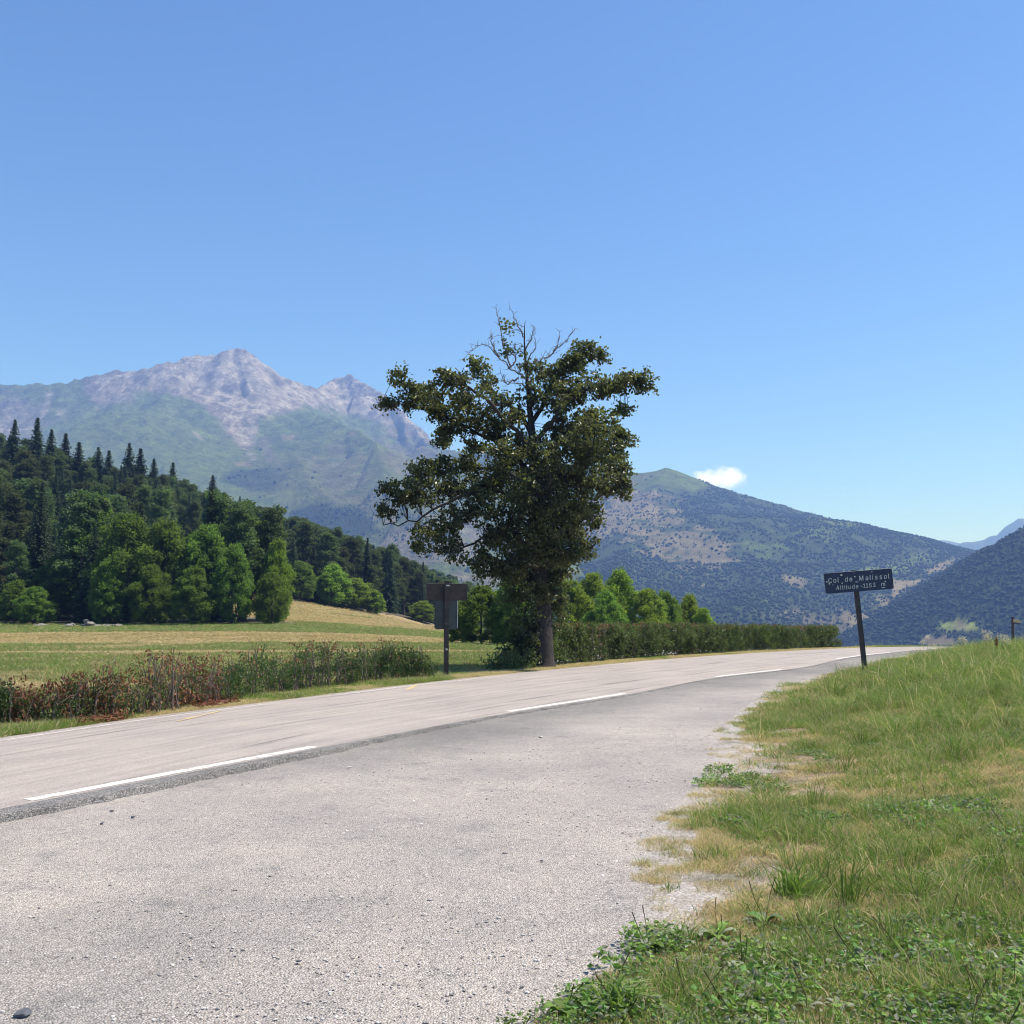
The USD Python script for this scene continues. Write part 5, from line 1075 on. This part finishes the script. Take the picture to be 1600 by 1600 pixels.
n2d = lambda p, f, o=4, s=0: fbm(np.column_stack([p * f, 0 * p[:, 0]]), o, s)
TUFTS = [('green_tuft', blades(rg, 70, .14, .05, .16, .0055, .55, [GREEN, LIME, STRAW], [.52, .28, .20])), ('green_tuft', blades(rg, 70, .14, .07, .22, .0055, .5, [GREEN * 1.15, LIME, STRAW], [.46, .34, .20])), ('mixed_tuft', blades(rg, 64, .14, .04, .14, .005, .7, [GREEN, LIME, STRAW, RUST], [.30, .25, .35, .10])),
         ('dry_tuft', blades(rg, 80, .14, .03, .11, .0045, .9, [STRAW, STRAW * .75, RUST, LIME], [.5, .26, .14, .10])), ('long_tuft', blades(rg, 46, .10, .20, .46, .006, .34, [GREEN, LIME, STRAW], [.55, .30, .15], .8)), ('long_tuft', blades(rg, 40, .10, .25, .55, .0055, .4, [GREEN * 1.2, LIME, STRAW], [.4, .38, .22], .9))]
allp = []
for (n, x0, x1, y0, y1, k) in ((17000, -2.5, 7.5, 3.2, 9.5, .78), (16000, -1, 16, 9.5, 20, 1.05), (12000, 2, 34, 20, 42, 1.6), (5000, 8, 60, 42, 82, 2.2)):
    p, z, dv = verge_points(n, x0, x1, y0, y1); allp.append((p, z, dv, np.full(len(p), k)))
p, z, dv, kk = (np.concatenate([a[i] for a in allp]) for i in range(4))
dry = 1.0 * (n2d(p, .55, 4, 3) - .5) + 1.0 * (n2d(p, 2.6, 3, 4) - .5) + .19 * rg.normal(size=len(p)) + .30 * smooth(1.1, .1, dv) - .10 * smooth(8, 5, p[:, 1]) * smooth(.6, 1.6, dv) - .16 * smooth(12, 24, p[:, 1]) * smooth(.8, 3, dv) + .06 + .08 * smooth(14, 10, p[:, 1]) * smooth(5.5, 7.5, p[:, 1])
tall = .8 * smooth(.8, 4.0, dv) * smooth(9, 22, p[:, 1]) + .8 * (n2d(p, .5, 3, 12) - .56)
keep = rg.random(len(p)) < .35 + .65 * smooth(-.05, .5, dv + .5 * (n2d(p, 1.8, 3, 14) - .4)); keep &= ~((dv < .35) & (n2d(p, 2.6, 3, 18) < .42)) & ~((dv < .1) & (n2d(p, 1.9, 3, 19) < .60 - .5 * (dv + .1)))
keep &= ~((dv < 2.2) & (n2d(p, 1.15, 3, 27) < .43 - .06 * dv) & (rg.random(len(p)) < .85))
p, z, dv, kk, dry, tall = (a[keep] for a in (p, z, dv, kk, dry, tall))
idx = np.where(dry > .20, 3, np.where(dry > .04, 2, rg.integers(0, 2, len(p)))); idx = np.where((rg.random(len(p)) < .62 * tall) & (dry < .15), rg.integers(4, 6, len(p)), idx)
sc = np.stack([kk, kk, np.sqrt(kk) * rg.uniform(.7, 1.2, len(p)) * (.92 + .33 * smooth(12, 25, p[:, 1]))], 1) * np.where(dv < .4, .75, 1)[:, None]
scatter_tinted('verge_grass', TUFTS, np.column_stack([p, z]), idx, rg.uniform(0, 6.28, len(p)), sc, 'uneven green and straw coloured grass covering the right hand verge', 'grass')
print('verge tufts', len(p))
# grass of the left edge, under the hedges and on the field
q = []
for s_ in rg.uniform(.12, .84, 9000):
    l = Lc(s_); d_ = Lc(min(1, s_ + .002)) - l; d_ /= np.linalg.norm(d_); q.append(l + np.array([-d_[1], d_[0]]) * (.02 + abs(rg.normal()) * .75))
q = np.array(q); zq = zground(q[:, 0], q[:, 1]); dryq = n2d(q, .35, 4, 23) - .5 + .12 * (q[:, 0] > -4)
scatter_tinted('roadside_grass', TUFTS[:4], np.column_stack([q, zq]), np.where(dryq > .06, 3, np.where(dryq > -.04, 2, rg.integers(0, 2, len(q)))), rg.uniform(0, 6.28, len(q)), np.column_stack([np.full(len(q), 1.6), np.full(len(q), 1.6), rg.uniform(.6, 1.25, len(q))]), 'narrow strip of grass between the left road edge and the hedges', 'grass')
FT = [('field_tuft', blades(rg, 60, .32, .05, .16, .014, .8, [[.21, .22, .085], [.155, .178, .06], STRAW], [.48, .30, .22])), ('straw_tuft', blades(rg, 60, .32, .04, .14, .014, 1.0, [STRAW, STRAW * .75, LIME, RUST], [.5, .25, .12, .13])), ('field_tuft', blades(rg, 50, .3, .08, .3, .012, .6, [LIME, GREEN * 1.2, STRAW], [.4, .35, .25]))]
n = 85000; r = 16 + 182 * rg.random(n) ** 1.5; a = rg.uniform(-.62, .06, n); q = np.column_stack([r * np.sin(a), r * np.cos(a)]); k = (poly_sd(q[:, 0], q[:, 1], FIELD) > .5); q = q[k]; zq = zground(q[:, 0], q[:, 1]); dq = field_dry(np.column_stack([q, zq])) + .55 * (n2d(q, .12, 4, 44) - .5)
ks = np.clip(np.hypot(q[:, 0], q[:, 1]) / 40, .7, 3.4)
scatter_tinted('field_grass', FT, np.column_stack([q, zq]), np.where(rg.random(len(q)) < smooth(.42, .70, dq), 1, np.where(rg.random(len(q)) < .15, 2, 0)), rg.uniform(0, 6.28, len(q)), np.column_stack([ks * 1.1, ks * 1.1, ks ** .5 * rg.uniform(.5, 1.1, len(q))]), 'short mown grass of the field behind the left hedge', 'grass')
# low weeds of the near verge
LEAFC = [GREEN * 1.2, GREEN * [1.0, 1.2, 1.5], GREEN * 1.6, [.19, .215, .13], [.25, .265, .19]]
def mat_plant(rng, n, rad, L, wid, hgt):                       # a low mat of small leaves held at all angles
    a, r = rng.uniform(0, 6.283, n), rad * np.sqrt(rng.random(n)); c = np.stack([np.cos(a) * r, np.sin(a) * r, hgt * rng.random(n) ** 1.4 + .006], 1); k = rng.uniform(.6, 1.4, n)
    v, f = leaves(rng, c, rng.normal(size=(n, 3)) * [1, 1, .35], L * k, wid * k, .18); t = np.array(LEAFC)[rng.integers(len(LEAFC), size=n)] * rng.uniform(.75, 1.3, (n, 1)); return v, f, np.repeat(t, 4, 0)


WEEDS = [('plantain', leafplant(rg, 8, .062, .026, .28, LEAFC, 1)), ('plantain', leafplant(rg, 10, .05, .02, .35, LEAFC)), ('dock', leafplant(rg, 7, .095, .034, .4, LEAFC)), ('clover_tuft', mat_plant(rg, 200, .15, .020, .014, .045)), ('clover_tuft', mat_plant(rg, 180, .16, .026, .017, .055)), ('creeper_tuft', mat_plant(rg, 120, .16, .036, .021, .07))]
p, z, dv = verge_points(15000, -2.2, 9, 3.4, 15, .10)
w = n2d(p, .8, 3, 61) - .5 + .34 * smooth(7.4, 5.0, p[:, 1]) + .10 * smooth(1.6, .3, dv) + .25 * (n2d(p, 3, 2, 66) - .5) - .16; k = rg.random(len(p)) < .72 * smooth(-.05, .24, w + .35 * (n2d(p, 2.1, 3, 68) - .5)); p, z = p[k], z[k]
scatter_tinted('verge_weeds', WEEDS, np.column_stack([p, z + .006]), rg.choice(6, len(p), p=[.10, .12, .06, .27, .27, .18]), rg.uniform(0, 6.28, len(p)), rg.uniform(.6, 1.25, len(p)), 'low broad leaved weeds and clover growing over the near verge', 'weeds')
print('weeds', len(p), 'field', len(q))
# loose stones on the lay-by
def pebble(seed):
    m_ = trimesh.creation.icosphere(1, 1.0); v = np.array(m_.vertices); v = v * (.6 + .7 * noise(v * 1.6, seed))[:, None] * [1, .8, .55]; return v, np.array(m_.faces)


M['pebble'] = look('pebble', {'oi': ('object_info', {}), 'r': ('rgb_ramp', dict(ramp=[(0, (.22, .21, .20)), (.25, (.30, .265, .25)), (.6, (.40, .37, .34)), (1, (.60, .57, .53))])), 'p': ('principled_bsdf', dict(roughness=.9, specular_ior_level=.2))}, [('oi.random', 'r.fac'), ('r.color', 'p.base_color')])
n = 15000; yy = 3.6 + 20 * rg.random(n) ** 1.9; p = np.column_stack([rg.uniform(-.56, .32, n) * (yy + .8), yy]); dR = line_sd(p[:, 0], p[:, 1], Rline); dv = line_sd(p[:, 0], p[:, 1], V1)
k = (dR > .35) & (dv < .35); p, dv = p[k], dv[k]; k = rg.random(len(p)) < .25 + .9 * smooth(-3.0, -.3, dv) + .4 * (n2d(p, .5, 3, 71) > .55); p = p[k]; z = zcoarse(p[:, 0], p[:, 1]) - .010
scatter('loose_gravel', [('pebble', pebble(i), M['pebble']) for i in (1, 2, 3)], np.column_stack([p, z]), rg.integers(0, 3, len(p)), rg.uniform(0, 6.28, len(p)), rg.gamma(3, .0014, len(p)) + .0024, 'loose grey stone chippings lying on the lay-by surface', 'gravel')

# plants that stand out one by one
def single(name, label, cat, px, py, parts, group=None, rz=0.0):
    q = solve_foot(px, py); t = thing(name, label, cat, q, rz, group)
    for pn, (v, f, c) in parts: attr(obj(pn, (v, f), M['grass'], t, pn == 'leaf'), 'tint', c, True)
    return t


single('grass_tuft', 'thick upright tuft of long green grass in the near verge', 'grass tuft', 1240, 1408, [('blade', blades(rg, 130, .10, .16, .36, .009, .36, [GREEN, GREEN * 1.3, LIME], [.5, .3, .2], .6))])
single('grass_tuft', 'dark narrow tuft of grass stalks right of the thick upright tuft', 'grass tuft', 1325, 1420, [('blade', blades(rg, 46, .06, .2, .42, .007, .25, [GREEN * .7, GREEN], [.6, .4], .4))])
single('grass_tuft', 'arching grass clump among weeds at the bottom edge of the verge', 'grass tuft', 965, 1582, [('blade', blades(rg, 120, .08, .12, .28, .010, .6, [GREEN, LIME, [.17, .19, .12]], [.5, .3, .2], 1.0))])
single('grass_tuft', 'fine green grass tuft growing alone on the gravel edge', 'grass tuft', 1050, 1392, [('blade', blades(rg, 60, .05, .04, .10, .004, .7, [GREEN, LIME], [.6, .4]))])
for px, py, lab in ((1085, 1580, 'large leaved weed with pale green leaves at the bottom of the verge'), (1010, 1490, 'grey green broad leaved weed where gravel meets the verge'), (1195, 1448, 'big leaved weed on bare ground below the upright grass tuft'), (880, 1590, 'spreading grey green weed at the bottom edge left of the arching grass'), (1120, 1470, 'dark leaved weed left of the bare patch in the verge'), (1160, 1530, 'bright green leafy weed low in the near verge')):
    single('leafy_weed', lab, 'weed', px, py, [('leaf', leafplant(rg, 13, .12, .055, .4, LEAFC, 2))])
GREYF = np.array([.62, .58, .52])
for px, py, top, lab in ((1443, 1022, 992, 'thin pale flowering weed stem left of the others on the skyline'), (1450, 1024, 990, 'grey seed headed weed beside the thin pale stem on the skyline'), (1503, 1024, 990, 'whitish flowering weed in the middle of the skyline row'), (1545, 1026, 984, 'bushy white flowering weed, largest on the skyline'), (1556, 1028, 990, 'red brown dry dock stalk standing by the largest white weed'), (1572, 1028, 990, 'arching pale grass seed head left of the far sign post')):
    q = solve_foot(px, py + 6); h = P(px, top, q[1])[2] - q[2]; t = thing('tall_weed', lab, 'weed', q)
    dock = 'dock' in lab; st, hd = [], []
    for k in range(1 if dock or 'thin' in lab else 4):
        e = np.array([rg.normal() * .08, rg.normal() * .08, h * rg.uniform(.75, 1)]); g = jitter_path(rg, (rg.normal() * .03, rg.normal() * .03, -.02), e, 6, .05); st.append(tube(g, np.linspace(.007, .003, 6) * (1.8 if dock else 1), 4))
        m_ = 110 if dock else 42; f_ = (g[-1] * (1 - rg.random((m_, 1)) * (.35 if dock else .16))) + rg.normal(size=(m_, 3)) * ([.025, .025, .02] if dock else [.05, .045, .03]); hd.append(f_)
    v, f = cat_mesh(st); attr(obj('stem', (v, f), M['grass'], t), 'tint', np.tile([.14, .08, .05] if dock else [.16, .15, .08], (len(v), 1)), True)
    c = np.vstack(hd); v, f = leaves(rg, c, rg.normal(size=c.shape), .045, .034); attr(tag(obj('seed_head' if dock or 'grass' in lab or 'grey' in lab else 'flower_head', (v, f), M['grass'], t), kind='stuff'), 'tint', np.tile([.20, .085, .05] if dock else GREYF, (len(v), 1)), True)
